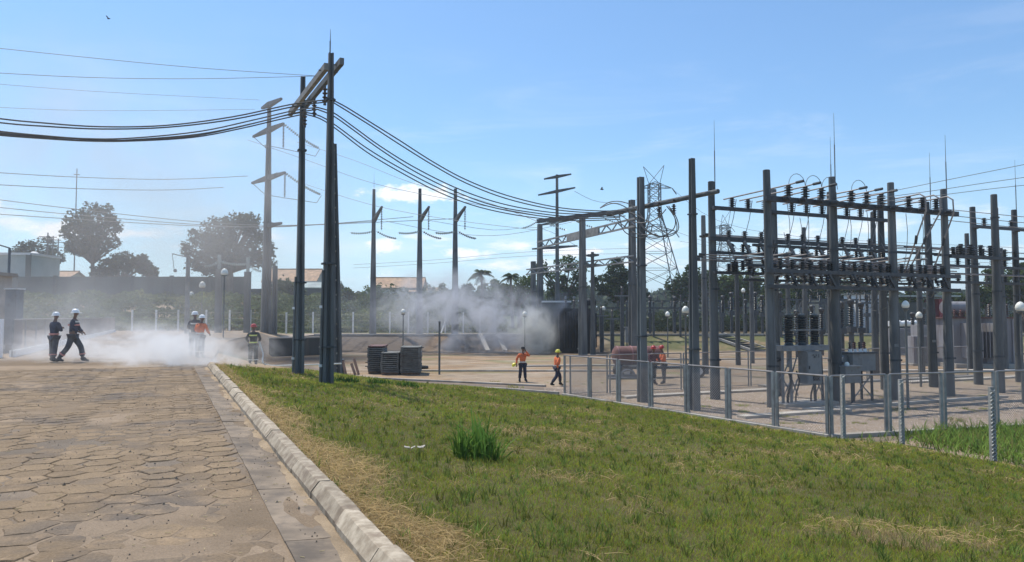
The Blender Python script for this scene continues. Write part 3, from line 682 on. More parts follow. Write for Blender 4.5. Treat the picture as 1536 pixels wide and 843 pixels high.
for off, lb, q in ((.20, 'upper concrete crossbeam on the roadside portal', .22), (-.20, 'lower concrete crossbeam on the roadside portal', -.20)):
    p0, p1 = alongP(A_, B_, -.26), alongP(A_, B_, 1.10); n_ = Vector((KN[0], KN[1], 0))*(.23 if off > 0 else -.23)
    t = thing('concrete_crossbeam', lb, 'beam', (*A_, 0)); z = zb+q*.55
    part('girder', MB().beam(V3(*p0, z)+n_, V3(*p1, z)+n_, .13, .20), M['concrete2'] if off < 0 else M['concrete'], t)
    m = MB()
    for f in (0, 1): pt_ = alongP(A_, B_, f); m.tube([V3(*pt_, z)+n_*1.6, V3(*pt_, z)-n_*.9], .018, 6)
    part('through_bolt', m, M['steel_d'], t, kind='stuff')
def shed_prof(h, r, n, core=.45):       # stacked porcelain sheds
    p = [(r*core*1.2, 0)]
    for i in range(n):
        z = h*(.08+.84*i/n); dz_ = h*.84/n
        p += [(r*core, z), (r*core, z+dz_*.25), (r, z+dz_*.42), (r*.92, z+dz_*.55), (r*core, z+dz_*.85)]
    return p+[(r*core*1.25, h*.94), (r*core*1.25, h)]
INS = []
for i, f in enumerate((.10, .46, .82)):
    p = alongP(A_, B_, f); m = MB(); z = zb-.33
    m.lathe(V3(*p, z), [(q, -hh) for q, hh in shed_prof(.62, .085, 4)], 10)
    solo('hanging_insulator', m, M['porc'], f'{ORD[i]} dark insulator hanging under the roadside portal beam, counted from the farther pole', 'insulator', (*p, z-.62), 'insulators of the roadside portal', True)
    INS.append(V3(*p, z-.66))
# tower poles with crossarms
def strain_string(mb, p0, p1, n=11, r=.13, sag=.25):
    p0, p1 = Vector(p0), Vector(p1); pts = [p0.lerp(p1, i/(n+1))-Vector((0, 0, 4*sag*(i/(n+1))*(1-i/(n+1)))) for i in range(n+2)]
    mb.tube(pts, .02, 4)
    for i in range(1, n+1):
        ax = (pts[i+1]-pts[i-1]).normalized(); mb.lathe(pts[i]-ax*.05, [(.03, 0), (r, .05), (r*.6, .09), (.03, .12)], 8, ax)
def arm(mb, c, dirv_, L0, L1, b, rise0=0., rise1=0.):
    c = Vector(c); d = Vector(dirv_).normalized()
    for s, L, rs in ((-1, L0, rise0), (1, L1, rise1)):
        e = c+d*(s*L)+Vector((0, 0, rs)); q = (e-c).normalized(); sd = q.cross(Vector((0, 0, 1))).normalized(); u = sd.cross(q); vs = []
        for p, k in ((c, 1), (e, .45)):
            for i, j in ((-1, -1), (1, -1), (1, 1), (-1, 1)): vs.append(p+sd*(i*b/2*k)+u*(j*b/2*k))
        mb.add(vs, [(3, 2, 1, 0), (4, 5, 6, 7), (0, 1, 5, 4), (1, 2, 6, 5), (2, 3, 7, 6), (3, 0, 4, 7)])
DT = (-26.4, 80.0)
td = pole('tall transmission pole with stacked crossarms beyond the firefighter in the red helmet', *DT, 24.9, 1.12, .38, False, rz=KY, z0=-.25, bands=(8, 12))
pole('shorter companion pole tight beside the tall transmission pole', -25.72, 80.7, 7.4, .6, .5, False, rz=KY, z0=-.25)
adir = Vector((.67, -.74, 0))
for k, (v, L0, L1, lb) in enumerate(((157, 1.9, 3.0, 'topmost'), (195, 4.1, 3.6, 'second from top'), (267, 4.2, 4.1, 'third from top'), (339, .5, 3.4, 'lowest'))):
    z = P(392, v, DT[1]).z; m = MB(); arm(m, (*DT, z), adir, L0, L1, .5)
    t = thing('crossarm', f'{lb} wedge shaped concrete crossarm of the tall transmission pole', 'crossarm', (*DT, z)); part('arm_beam', m, M['concrete'], t)
    if k in (1, 2):
        e0 = V3(*DT, z)-adir*L0; e1 = V3(*DT, z)+adir*L1
        m = MB(); strain_string(m, e1, e1+V3(2.5, 5.0, -1.5), 18, .16, .2); part('strain_insulator', m, M['glass'], t)
        m = MB(); strain_string(m, e0+V3(-.1, 0, 0), e0+V3(3.6, -2.0, .8), 16, .16, .1); part('strain_insulator', m, M['glass'], t)
        m = MB(); strain_string(m, e1, e1+V3(0, 0, -2.6), 16, .13, 0); part('suspension_insulator', m, M['porc'], t)
        m = MB(); q = e1+V3(2.5, 5, -1.6); b = e1+V3(0, 0, -2.65); m.tube([q, q+V3(-.3, -.6, -.9), b+V3(1.2, 2, .05), b, b+V3(-1.6, -1, .15), e0+V3(1.3, .5, -1.2), e0], .035, 5); part('jumper_loop', m, M['wire'], t)
for i, (u, vt, lb) in enumerate(((559.5, 284, 'nearest to the portal'), (629, 283, 'middle'), (682.5, 283, 'closest to the smoke'))):
    Y = 80; x = XZ(u, Y); h = P(u, vt, Y).z+.25
    pole(f'slim line pole beyond the burnt bank, {lb} of three in a row', x, Y, h, .72, .30, False, z0=-.25, rz=.25, bands=(6,), rod=1.9 if i == 0 else 0, group='row of three line poles')
    z = P(u, 326, Y).z; d = Vector((.55, -.83, 0)); m = MB(); arm(m, (x, Y, z-.4), d, .05, 2.2, .4, 0, 1.3)
    t = thing('raised_crossarm', f'short raised crossarm on the slim line pole {lb} of three', 'crossarm', (x, Y, z), 'raised crossarms'); part('arm_beam', m, M['concrete'], t)
    e = V3(x, Y, z-.4)+d*2.1+V3(0, 0, 1.2); m = MB(); strain_string(m, e, e-V3(0, 0, 2.4), 12, .12, 0); part('suspension_insulator', m, M['porc'], t)
    p0 = V3(x, Y, z-1.5); m = MB(); strain_string(m, p0, p0+V3(-1.9, -3, -.5), 10, .13, .15); part('strain_insulator', m, M['glass'], t)
    m = MB(); strain_string(m, p0+V3(.3, 0, 0), p0+V3(2.2, 2, -.6), 10, .13, .15); part('strain_insulator', m, M['porc'], t)
# cable portal at the near end of the bus yard
Jp, Kp = (5.15, 29.6), (6.58, 27.0)
pole('square pole of the cable portal, behind the two workers in red helmets', *Jp, 8.95, .32, .22, False, rz=KY+math.pi/2, z0=YZ, bands=(2.6, 5.4))
pole('tall square pole of the cable portal, nearest of the substation poles to the lawn', *Kp, 9.15, .31, .17, False, rz=KY+math.pi/2, z0=YZ, bands=(2.2, 7.1))
kd = Vector((Jp[0]-Kp[0], Jp[1]-Kp[1], 0)).normalized(); kn = Vector((-kd.y, kd.x, 0))
t = thing('concrete_crossbeam', 'long round concrete crossbeam carrying the cable loops on the cable portal', 'beam', (*Kp, 6))
m = MB(); m.tube([V3(*Kp, 6.07)-kd*1.0-kn*.3, V3(*Kp, 6.05)+kd*5.6-kn*.3], [.085, .11], 10); part('girder', m, M['concrete'], t, smooth=True)
for i, dd in enumerate((1.35, 2.2, 3.5)):
    m = MB(); q = V3(*Kp, 5.92)+kd*dd-kn*.3; m.lathe(q, [(r, -hh) for r, hh in shed_prof(.42, .10, 4)], 10); m.box(q+V3(0, 0, .12), .34, .34, .08, KY); part('cable_clamp_insulator', m, M['porc'], t, smooth=True)
# poles, bus rows
S = Vector((2.98, 1.33, 0)); L0 = V3(8.3, 30.6, 0); P0 = V3(9.7, 27.9, 0)
def row1(t): return P0+S*t
def row2(t): return L0+S*t
rods = {('2', 0): 2.55, ('1', 1): 2.55, ('2', 2): 2.5, ('2', 4): 2.4, ('1', 3): 2.35, ('2', 6): 2.6}
for r_, fn, N in (('1', row1, 5), ('2', row2, 7)):
    for k in range(N):
        q = fn(k); rr = random.Random(k+10*int(r_))
        pole(f'{ORD[k]} round pole in the {"front" if r_ == "1" else "back"} row of the bus yard, counted from the cable portal', q.x, q.y, 8.9+rr.uniform(-.06, .08), .41, .265, True, YZ,
             rod=rods.get((r_, k), 0), bands=(1.4+rr.random()*.3, 4.5, 6.0, 7.8), group=f'{"front" if r_ == "1" else "back"} row poles', rodoff=.1)
def row_beam(label, fn, t0, t1, z, off, w_, h_, matr='steel_d', parts=None):
    p0, p1 = fn(t0)+V3(0, 0, z)+E2*off, fn(t1)+V3(0, 0, z)+E2*off
    t = thing('bus_beam', label, 'beam', p0); part('girder', MB().beam(p0, p1, w_, h_), M[matr], t); return t
POSTI = {}
def post_ins(key, h, r, n, matr):
    if key not in POSTI:
        m = MB(); m.lathe((0, 0, 0), shed_prof(h, r, n), 12); POSTI[key] = m.mesh('post_insulator', (0, 0, 0), True, M[matr])
    return POSTI[key]
def add_ins(t, pos, key, h, r, n, matr='porc_b', tilt=None, name='post_insulator'):
    o = link(name, post_ins(key, h, r, n, matr), t, Vector(pos)-ORG[t.name])
    if tilt: o.rotation_euler = tilt
    return o
ph2, ph1 = (.25, .51, .79), (.22, .48, .735)
FB = row_beam('topmost beam across the front row poles, carrying the tall dark insulators', row1, -.13, 3.14, 6.02, -.24, .16, .20)
FB2 = MB()
BB = row_beam('topmost beam across the back row poles with posts for the rising tubes', row2, -.05, 3.06, 6.08, -.22, .13, .15)
BB2 = row_beam('topmost beam of the far bays between the last back row poles', row2, 4.9, 6.4, 6.12, -.22, .13, .15)
for k in range(3):
    for f in ph2: add_ins(BB, row2(k+f)+E2*-.22+V3(0, 0, 6.15), 'mid', .38, .15, 4)
    for f in ph1: add_ins(FB, row1(k+f)+E2*-.24+V3(0, 0, 6.12), 'tall', .46, .17, 4)
    for f in (.12, .36, .62, .86): add_ins(FB, row1(k+f)+E2*-.36+V3(0, 0, 6.02), 'drum', .30, .10, 3, 'dark', (R(90), 0, YAW), 'strain_insulator')
for f in (4.4+.75, 4.4+1.4, 4.4+1.85): add_ins(BB2, row2(f)+E2*-.22+V3(0, 0, 6.19), 'mid', .38, .15, 4)
n = 0
for k in range(3):
    for j in range(3):
        a = row2(k+ph2[j])+E2*-.22+V3(0, 0, 6.56); b = row1(k+ph1[j])+E2*-.24+V3(0, 0, 6.60); d = (b-a).normalized(); m = MB()
        t = thing('bus_tube', f'{ORD[n]} sloping bus tube between back and front row, counted from the cable portal', 'bus tube', a, 'upper bus tubes')
        if k < 2:
            e = b+d*.45+V3(0, 0, .02); part('tube_run', MB().tube([a-d*.5, a, b, e], .03, 6), M['tube'], t, smooth=True)
            part('end_clamp', MB().tube([e-d*.05, e+d*.28], .055, 8), M['steel_d'], t, smooth=True)
        else:
            q = b+d*.25; dn = row1(k+ph1[j]+(-.12 if j == 1 else .1))+V3(0, 0, 3.4)+E2*.3
            part('tube_run', MB().tube([a-d*.5, a, b, q+d*.25+V3(0, 0, .02), q+d*.5+V3(0, 0, -.16), q+d*.52+V3(0, 0, -.7), dn], .032, 7), M['tube'], t, smooth=True)
            mid = (q+d*.52+V3(0, 0, -.7)).lerp(dn, .45); ax = (dn-q).normalized(); part('end_clamp', MB().tube([mid-ax*.18, mid+ax*.18], .06, 8), M['dark'], t, smooth=True)
        n += 1
# jumper hoops standing over the front insulators
n = 0
for k in range(2):
    for j in range(3):
        if k == 1 and j > 0: continue
        b = row1(k+ph1[j])+E2*-.24+V3(0, 0, 6.6); pts = [b+E1*(.02-.0*i)+E2*(-.6*math.sin(i/8*math.pi)*0)+V3(0, 0, 0)+E1*(.42*(1-math.cos(i/8*math.pi)))+V3(0, 0, .46*math.sin(i/8*math.pi)) for i in range(9)]
        solo('jumper_hoop', MB().tube(pts, .012, 5), M['wire'], f'{ORD[n]} thin wire hoop above the front insulators, counted from the cable portal', 'wire', b, 'wire hoops'); n += 1
# lower beams
B48 = row_beam('thick beam of the back row, third level up, over slanting braces', row2, -.12, 3.05, 4.80, -.24, .13, .17)
B42 = row_beam('thinner beam of the back row under the slanting braces', row2, -.12, 3.05, 4.24, -.24, .12, .12)
B35 = row_beam('lowest beam across the back row poles', row2, -.05, 3.0, 3.42, -.24, .12, .12)
F33 = row_beam('mid height beam across the front row poles above the disconnect switches', row1, -.14, 3.14, 3.32, -.26, .13, .15)
F27 = row_beam('lowest beam across the front row poles under the disconnect switches', row1, -.14, 3.14, 2.74, -.26, .13, .14)
for k in range(3):
    for f in (.14, .40, .66):
        c0 = row2(k+f)+E2*-.34; part('slant_brace', MB().beam(c0+V3(0, 0, 4.74), c0+S*.10+V3(0, 0, 4.28), .09, .12), M['steel'], B42)
    for f in ph2:
        add_ins(B48, row2(k+f)+E2*-.2+V3(0, 0, 4.62), 'hang', .34, .135, 3, tilt=(math.pi, 0, 0)); add_ins(B48, row2(k+f+.08)+E2*.3+V3(0, 0, 4.88), 'mid', .38, .15, 4)
        add_ins(B35, row2(k+f)+E2*-.24+V3(0, 0, 3.48), 'mid', .38, .15, 4)
    for f in (.2, .5, .8):
        c0 = row1(k+f)+E2*-.34; part('slant_brace', MB().beam(c0+V3(0, 0, 3.26), c0+S*.10+V3(0, 0, 2.8), .07, .09), M['steel_d'], F27)
n = 0
swm = {}
def switch_root(label, loc):
    t = thing('disconnect_switch', label, 'switch', (0, 0, 0), 'disconnect switches of the front row'); z = Vector((0, 0, 1))
    part('switch_base', MB().box((0, 0, .03), .10, .75, .06), M['steel'], t)
    for s in (-1, 1):
        m = MB(); m.lathe((0, s*.22, .05), shed_prof(.36, .085, 4), 10, (0, s*.45, -1)); part('slanted_insulator', m, M['porc_b'], t, smooth=True)
        part('terminal_cap', MB().lathe((0, s*.37, -.27), [(.02, 0), (.055, .015), (.055, .05), (.02, .07)], 8, (0, s*.45, -1)), M['globe'], t, smooth=True)
    part('switch_blade', MB().beam((0, -.4, -.33), (0, .4, -.33), .03, .05), M['tube'], t); return t
sw0 = None
for k in range(3):
    for f in ph1:
        q = row1(k+f-.03)+E2*.05+V3(0, 0, 3.18); lb = f'{ORD[n]} disconnect switch hanging under the front mid beam, counted from the cable portal'
        if sw0 is None: sw0 = switch_root(lb, q); o = sw0; o.location = q; o.rotation_euler = (0, 0, YAW)
        else: o = dup(sw0, q, YAW, lb)
        n += 1
n = 0
for k in range(3):
    for f in (.3, .56, .84):
        o = dup(sw0, row2(k+f)+E2*-.5+V3(0, 0, 4.02), YAW+.25, f'{ORD[n]} disconnect switch hanging beneath the back row braces, counted from the cable portal'); o['group'] = 'disconnect switches of the back row'; n += 1
# long bus tubes along the rows
n = 0
for z, offs, t0, t1, base in ((5.02, (.25, .85, 1.45), -.05, 4.6, row2), (3.92, (.35, -.35, -1.0, -1.6), -.25, 4.3, row2), (3.62, (.9, .3), .1, 3.3, row1)):
    for o_ in offs:
        p0, p1 = base(t0+.18*o_)+E2*o_+V3(0, 0, z+.05*abs(o_)), base(t1+.1*o_)+E2*o_+V3(0, 0, z-.02)
        t = thing('bus_tube', f'{ORD[n]} long level bus tube running along the pole rows, counted from the top', 'bus tube', p0, 'long bus tubes'); part('tube_run', MB().tube([p0, p1], .027, 6), M['tube'], t, smooth=True)
        part('end_clamp', MB().tube([p0-E1*.22, p0+E1*.04], .05, 8), M['steel_d'], t, smooth=True); n += 1
        for k in range(3):
            m = MB(); q = base(k+.3+.1*o_)+E2*o_+V3(0, 0, z-.44); 
            if z < 4.9 and abs(o_) > .3: add_ins(t, q, 'mid', .38, .15, 4, 'porc')
# cross tubes over the low level
for k in range(9):
    q = row2(k/3+.1)+V3(0, 0, 3.98); p0, p1 = q-E2*.2, q-E2*2.6+V3(0, 0, .10)
    t = thing('bus_tube', f'{ORD[k]} short level tube crossing between the pole rows, counted from the cable portal', 'bus tube', p0, 'short crossing tubes'); part('tube_run', MB().tube([p0, p1], .026, 6), M['tube'], t, smooth=True)
    part('end_clamp', MB().tube([p1, p1-E2*.25], .045, 8), M['steel'], t, smooth=True)
# drop conductors
n = 0
rr = random.Random(9)
def wire(name, label, pts, r, cat='wire', group=None, matr='wire', nseg=5):
    return solo(name, MB().tube(pts, r, nseg), M[matr], label, cat, pts[0], group, True)
for k in range(3):
    for j, f in enumerate(ph2):
        a = row2(k+f+.07)+E2*-.22+V3(0, 0, 6.5); b = row2(k+f-.03)+E2*-.1+V3(0, 0, 4.95)
        wire('drop_wire', f'{ORD[n]} drop conductor from the upper tubes, counted from the cable portal', [a, a.lerp(b, .5)+E1*.05, b], .014, group='drop conductors'); n += 1
n = 0
for k in range(3):
    for j, f in enumerate((.3, .6)):
        a = row1(k+f)+E2*.1+V3(0, 0, 5.95); b = row1(k+f+.12)+E2*.6+V3(0, 0, 3.6); m_ = a.lerp(b, .5)+E1*.16
        wire('jumper_wire', f'{ORD[n]} slack jumper between front beams, counted from the cable portal', [a, a.lerp(m_, .6)+E1*.05, m_, m_.lerp(b, .6)+E1*.05, b], .013, group='slack jumpers'); n += 1
n = 0
for k in range(3):
    for j in range(4):
        a = row1(k+.15+.22*j)+E2*.1+V3(0, 0, 2.85); b = a+E1*rr.uniform(-.5, .5)+E2*rr.uniform(.5, 1.4)+V3(0, 0, rr.uniform(-1.4, .8)); m_ = a.lerp(b, .5)+V3(rr.uniform(-.1, .1), 0, -.35)
        wire('jumper_wire', f'{ORD[n]} looping jumper at the switches of the front row, counted from the cable portal', [a, a.lerp(m_, .5)-V3(0, 0, .1), m_, m_.lerp(b, .5)-V3(0, 0, .1), b], .013, group='looping jumpers at the switches'); n += 1
n = 0
for k in range(3):
    for j in range(6):
        a = row1(k+.1+.16*j)+E2*(.4+.35*(j % 4))+V3(0, 0, 3.95+.2*(j % 3)); b = a+E1*rr.uniform(-.35, .35)+E2*rr.uniform(-.3, .5)+V3(0, 0, rr.uniform(.7, 1.3)*(1 if j % 2 else -1)); m_ = a.lerp(b, .5)+E1*rr.uniform(-.22, .22)
        wire('connector_wire', f'{ORD[n]} short connector wire between the bus tubes, counted from the cable portal', smooth_pts([a, m_, b], 4), .012, group='connector wires'); n += 1
# denser low level: posts and switches standing behind the front row
for k in range(3):
    for f in (.12, .30, .46, .62, .80, .93): add_ins(F33, row1(k+f)+E2*(-.1 if f < .5 else .05)+V3(0, 0, 3.40), 'mid', .38, .15, 4)
    for f in ph1:
        add_ins(F27, row1(k+f+.05)+E2*-.3+V3(0, 0, 2.82), 'hang', .34, .135, 3)
        add_ins(B42, row2(k+f+.2)+E2*-.2+V3(0, 0, 4.3), 'hang', .34, .135, 3)
n = 0
for k in range(3):
    for f in (.10, .36, .62, .88):
        o = dup(sw0, row1(k+f)+E2*1.0+V3(0, 0, 3.5), YAW-.1, f'{ORD[n]} disconnect switch in the middle of the bus yard, counted from the cable portal'); o['group'] = 'disconnect switches mid yard'; n += 1
for i, (o_, z) in enumerate(((1.0, 3.62), (1.15, 3.05), (.55, 4.35))):
    row_beam(('mid yard beam carrying the middle disconnect switches', 'lower mid yard beam behind the front row', 'upper thin mid yard beam between the pole rows')[i], row1, -.1, 3.1, z, o_, .10, .10)
# far bays beyond the fourth pole
t = row_beam('sloping low beam between the fourth and fifth front row poles', row1, 3.0, 4.2, 4.2, -.2, .12, .14)
for f in (3.25, 3.45, 3.65, 3.85): add_ins(t, row1(f)+E2*-.1+V3(0, 0, 4.3), 'tall', .46, .17, 4); add_ins(t, row1(f)+E2*.25+V3(0, 0, 4.28), 'mid', .38, .15, 4)
for z, lb in ((4.6, 'upper'), (4.1, 'middle'), (3.3, 'lower')):
    t = row_beam(f'{lb} cross beam of the farthest back row bays', row2, 4.0, 6.5, z, -.25, .12, .13)
    for f in (4.25, 4.5, 4.75, 5.3, 5.6, 5.85, 6.2): add_ins(t, row2(f)+E2*-.25+V3(0, 0, z+.06), 'mid', .38, .15, 4)
for i, z in enumerate((4.95, 3.75, 3.68)):
    p0, p1 = row2(3.6)+E2*(.2-.3*i)+V3(0, 0, z), row2(6.9)+E2*(.2-.3*i)+V3(0, 0, z); t = thing('bus_tube', f'{ORD[i]} long tube through the farthest bays, counted from the top', 'bus tube', p0); part('tube_run', MB().tube([p0, p1], .027, 6), M['tube'], t, smooth=True); part('end_clamp', MB().tube([p0-E1*.2, p0], .05, 8), M['steel_d'], t, smooth=True)
for i, z in enumerate((6.25, 6.02, 5.82)):
    p0, p1 = row1(2.85)+E2*(.1*i)+V3(0, 0, z), row1(6.2)+E2*.3*i+V3(0, 0, z+.02)
    wire('line_wire', f'{ORD[i]} level pale wire running past the last front row poles, counted from the top', [p0, p0.lerp(p1, .5)-V3(0, 0, .06), p1], .017, matr='tube')
# thin poles further back
for i, (u, vt, Y, b, lb) in enumerate(((1207, 341, 46, .36, 'between the first and second front row poles'), (1057, 323, 44, .40, 'seen between the cable portal and the back row'), (1106, 392, 52, .36, 'before the dark shrubs behind the first bay'), (1127, 392, 54, .34, 'just beside the one behind the first bay'),
        (1182, 380, 50, .34, 'right behind the first front row pole'), (1311, 318, 44, .42, 'seen right before the third back row bay'), (1380, 372, 44, .40, 'behind the bent tubes of the third bay'), (1453, 350, 48, .40, 'with a small cap, behind the fourth front row pole'), (1505, 372, 47, .40, 'far behind the fifth front row pole'))):
    x = XZ(u, Y); h = P(u, vt, Y).z-YZ; pole(f'thin pole deep in the yard, {lb}', x, Y, h, b, .26, True, YZ, bands=(h*.6,), group='thin poles deep in the yard')
# second gantry behind: poles with lattice beams
for (u, vt, vb, Y, b, lb) in ((874, 325, 530, 66, .62, 'gantry pole behind the burnt transformer, nearest the smoke gap'), (810, 336, 470, 76.5, .62, 'gantry pole rising out of the smoke'), (949, 300, 505, 62, .6, 'gantry pole hidden half behind the square portal pole'), (800, 392, 470, 78, .45, 'short gantry pole in the smoke with a stub arm')):
    x = XZ(u, Y); pole(lb, x, Y, P(u, vt, Y).z-YZ, b, .42, False, YZ, bands=(6,), rz=YAW)
def lattice_beam(label, p0, p1, h, n, plate=None, wd=.10):
    p0, p1 = Vector(p0), Vector(p1); t = thing('lattice_beam', label, 'beam', p0); up = V3(0, 0, h/2)
    part('top_chord', MB().beam(p0+up, p1+up, wd, wd), M['concrete2'], t); part('bottom_chord', MB().beam(p0-up, p1-up, wd, wd), M['concrete2'], t)
    for i in range(n):
        a, b = p0.lerp(p1, i/n), p0.lerp(p1, (i+1)/n); s = 1 if i % 2 else -1; part('web_strut', MB().beam(a+up*s, b-up*s, wd*.6, wd*.6), M['steel'], t)
    if plate: part('cover_plate', MB().beam(p0.lerp(p1, plate[0]), p0.lerp(p1, plate[1]), wd*1.4, h*1.15), M['concrete2'], t)
    return t
lattice_beam('sloping lattice beam between the gantry poles, upper one with a solid middle', P(806, 368, 76), P(953, 333, 60), .62, 20, (.36, .68), .14)
lattice_beam('lower lattice beam in front of the trees', P(790, 408, 77), P(950, 388, 61), .5, 18, None, .12)
t = thing('concrete_crossbeam', 'long thin beam with strain insulators, crossing behind the cable bundle', 'beam', P(808, 331, 70)); part('girder', MB().beam(P(806, 332, 70), P(925, 318, 66), .32, .36), M['concrete'], t)
for u, v in ((806, 332), (846, 328), (886, 323)):
    p = P(u, v, 69); m = MB(); strain_string(m, p, p+V3(-1.4, -.6, -.7), 9, .1, .1); part('strain_insulator', m, M['glass'], t)
    m = MB(); strain_string(m, p+V3(.8, 0, 0), p+V3(2.6, -1.5, -1.0), 9, .1, .1); part('strain_insulator', m, M['glass'], t)
def line_pole(label, u, vt, vb, Y, b, arms, ins=True, matr=None):
    x = XZ(u, Y); zt_ = P(u, vt, Y).z; z0 = min(GZ(x, Y), P(u, vb, Y).z)
    t = thing('line_pole', label, 'pole', (x, Y, z0)); part('shaft', MB().tube([(x, Y, z0-.3), (x, Y, zt_)], [b/2, b*.27], 10), M['concrete'], t, smooth=True)
    for v, u0, u1, rise in arms:
        a, c_ = P(u0, v+rise, Y-.3), P(u1, v-rise, Y+.3); m = MB(); arm(m, (x, Y, (a.z+c_.z)/2), (c_-a), (V3(x, Y, a.z)-a).length, (c_-V3(x, Y, c_.z)).length, b*.6, -(c_.z-a.z)/2, (c_.z-a.z)/2); part('crossarm', m, M['concrete'], t)
    return t
line_pole('tall pole with four level crossarms, above the burnt transformer', 836, 262, 450, 92, .62, ((265, 816, 857, 1.5), (287, 807, 863, 2.5), (333, 806, 870, 2.5), (371, 798, 866, 1)))
line_pole('short pole with two small crossarms and cutouts, right of the burnt transformer', 889, 378, 530, 66, .52, ((383, 880, 898, 0), (398, 876, 902, 0)))
# lattice towers
def tower(label, u, vtop, vbase, Y, wt, wb, arms, horns, tk=.10):
    x = XZ(u, Y); zt_ = P(u, vtop, Y).z; zb_ = P(u, vbase, Y).z; t = thing('lattice_tower', label, 'pylon', (x, Y, zb_)); H = zt_-zb_
    lv = [zb_+H*q for q in (0, .18, .34, .48, .60, .70, .79, .87, .94, 1.0)]
    def w_(z): q = (z-zb_)/H; return (wb+(wt-wb)*min(1, q/.72))/2
    cs = ((-1, -1), (1, -1), (1, 1), (-1, 1))
    for i, j in cs: part('tower_leg', MB().tube([(x+i*w_(z), Y+j*w_(z), z) for z in lv], tk, 4), M['steel_d'], t)
    for a, b in zip(lv[:-1], lv[1:]):
        m = MB()
        for k in range(4):
            (i, j), (i2, j2) = cs[k], cs[(k+1) % 4]
            m.tube([(x+i*w_(a), Y+j*w_(a), a), (x+i2*w_(b), Y+j2*w_(b), b)], tk*.5, 3); m.tube([(x+i2*w_(a), Y+j2*w_(a), a), (x+i*w_(b), Y+j*w_(b), b)], tk*.5, 3); m.tube([(x+i*w_(b), Y+j*w_(b), b), (x+i2*w_(b), Y+j2*w_(b), b)], tk*.5, 3)
        part('lattice_bracing', m, M['steel_d'], t)
    for v, ua, ub in arms:
        z = P(u, v, Y).z
        for ue in (ua, ub):
            e = P(ue, v+1, Y); m = MB(); q = wt/2
            for j in (-1, 1): m.tube([(x, Y+j*q, z+1.0), e], tk*.6, 3); m.tube([(x, Y+j*q, z-.2), e], tk*.6, 3)
            for f in (.35, .65): m.tube([V3(x, Y-q, z+1).lerp(e, f), V3(x, Y+q, z-.2).lerp(e, f)], tk*.4, 3)
            strain_string(m, e, e+V3(.6, -1.5, -1.6), 8, .14, 0); part('lattice_arm', m, M['steel_d'], t)
    for ue, ve in horns:
        e = P(ue, ve, Y); m = MB(); q = wt/2
        for i in (-1, 1): m.tube([(x+i*q, Y, zt_), e], tk*.6, 3)
        m.tube([(x-q, Y, zt_), (x+q, Y, zt_)], tk*.5, 3); part('lattice_horn', m, M['steel_d'], t)
tower('lattice steel pylon with two raised horns, behind the cable loops', 983, 276, 432, 150, 2.2, 9.0, ((281, 960, 1008), (345, 958, 1012), ), ((965, 250), (996, 248)), .11)
tower('smaller distant lattice pylon beside the tall square portal pole', 1088, 338, 432, 260, 2.6, 10, ((341, 1065, 1098), (365, 1064, 1100), (390, 1064, 1102)), ((1096, 315), (1084, 322)), .15)
# ------------------------------------------------------------------ cables and lines
def span(uv, Y0, Y1, n=5):              # a hanging span through measured points, depth running evenly from Y0 to Y1
    a, b = uv[0][0], uv[-1][0]; return smooth_pts([P(u, v, Y0+(Y1-Y0)*(u-a)/(b-a)) for u, v in uv], n)
runs = [
    ([(497, 149), (440, 156), (350, 175), (250, 188), (150, 190), (60, 184), (0, 178), (-110, 163)], 22.6, 18.5),
    ([(497, 152), (440, 160), (350, 179), (250, 191), (150, 193.5), (60, 189), (0, 184), (-110, 170)], 22.6, 18.5),
    ([(476, 161), (440, 166), (380, 180), (300, 197), (200, 207), (130, 208), (60, 203), (0, 197), (-110, 184)], 23.4, 19.5),
    ([(476, 164), (440, 170), (380, 185), (300, 201), (200, 209.5), (130, 211), (60, 206), (0, 201), (-110, 189)], 23.4, 19.5),
    ([(456, 168), (420, 175), (360, 190), (290, 204), (200, 210), (130, 209), (60, 204), (0, 199), (-110, 186)], 24.2, 20.3),
    ([(456, 171), (420, 179), (360, 193), (290, 206), (200, 211.5), (130, 211.5), (60, 207.5), (0, 203), (-110, 192)], 24.2, 20.3),
]
for i, (uv, a, b) in enumerate(runs):
    wire('power_cable', f'{ORD[i]} heavy cable sagging from the roadside portal out over the road, counted from above', span(uv, a, b), .021, 'cable', 'cables on the road side', 'cable', 6)
runs = [
    ([(497, 149), (520, 161), (560, 186), (600, 211), (650, 243), (700, 270), (760, 293), (830, 310), (890, 316), (942, 316)], 22.6, 29.8),
    ([(497, 152), (520, 166), (560, 191), (600, 217), (650, 248), (700, 275), (760, 298), (830, 314), (890, 319), (944, 318)], 22.6, 29.8),
    ([(476, 161), (500, 169), (530, 190), (570, 219), (620, 250), (680, 280), (740, 302), (800, 315), (860, 321), (935, 321)], 23.4, 30.2),
    ([(476, 164), (500, 174), (530, 195), (570, 224), (620, 256), (680, 286), (740, 308), (800, 319), (860, 325), (938, 324)], 23.4, 30.2),
    ([(456, 168), (480, 174), (505, 189), (550, 222), (600, 252), (660, 283), (720, 306), (790, 321), (860, 328), (930, 326)], 24.2, 30.6),
    ([(456, 171), (480, 178), (505, 194), (550, 228), (600, 258), (660, 289), (720, 311), (790, 325), (860, 331), (930, 329)], 24.2, 30.6),
]
for i, (uv, a, b) in enumerate(runs):
    wire('power_cable', f'{ORD[i]} heavy cable sagging from the roadside portal to the cable portal, counted from the top', span(uv, a, b), .021, 'cable', 'cables between the portals', 'cable', 6)
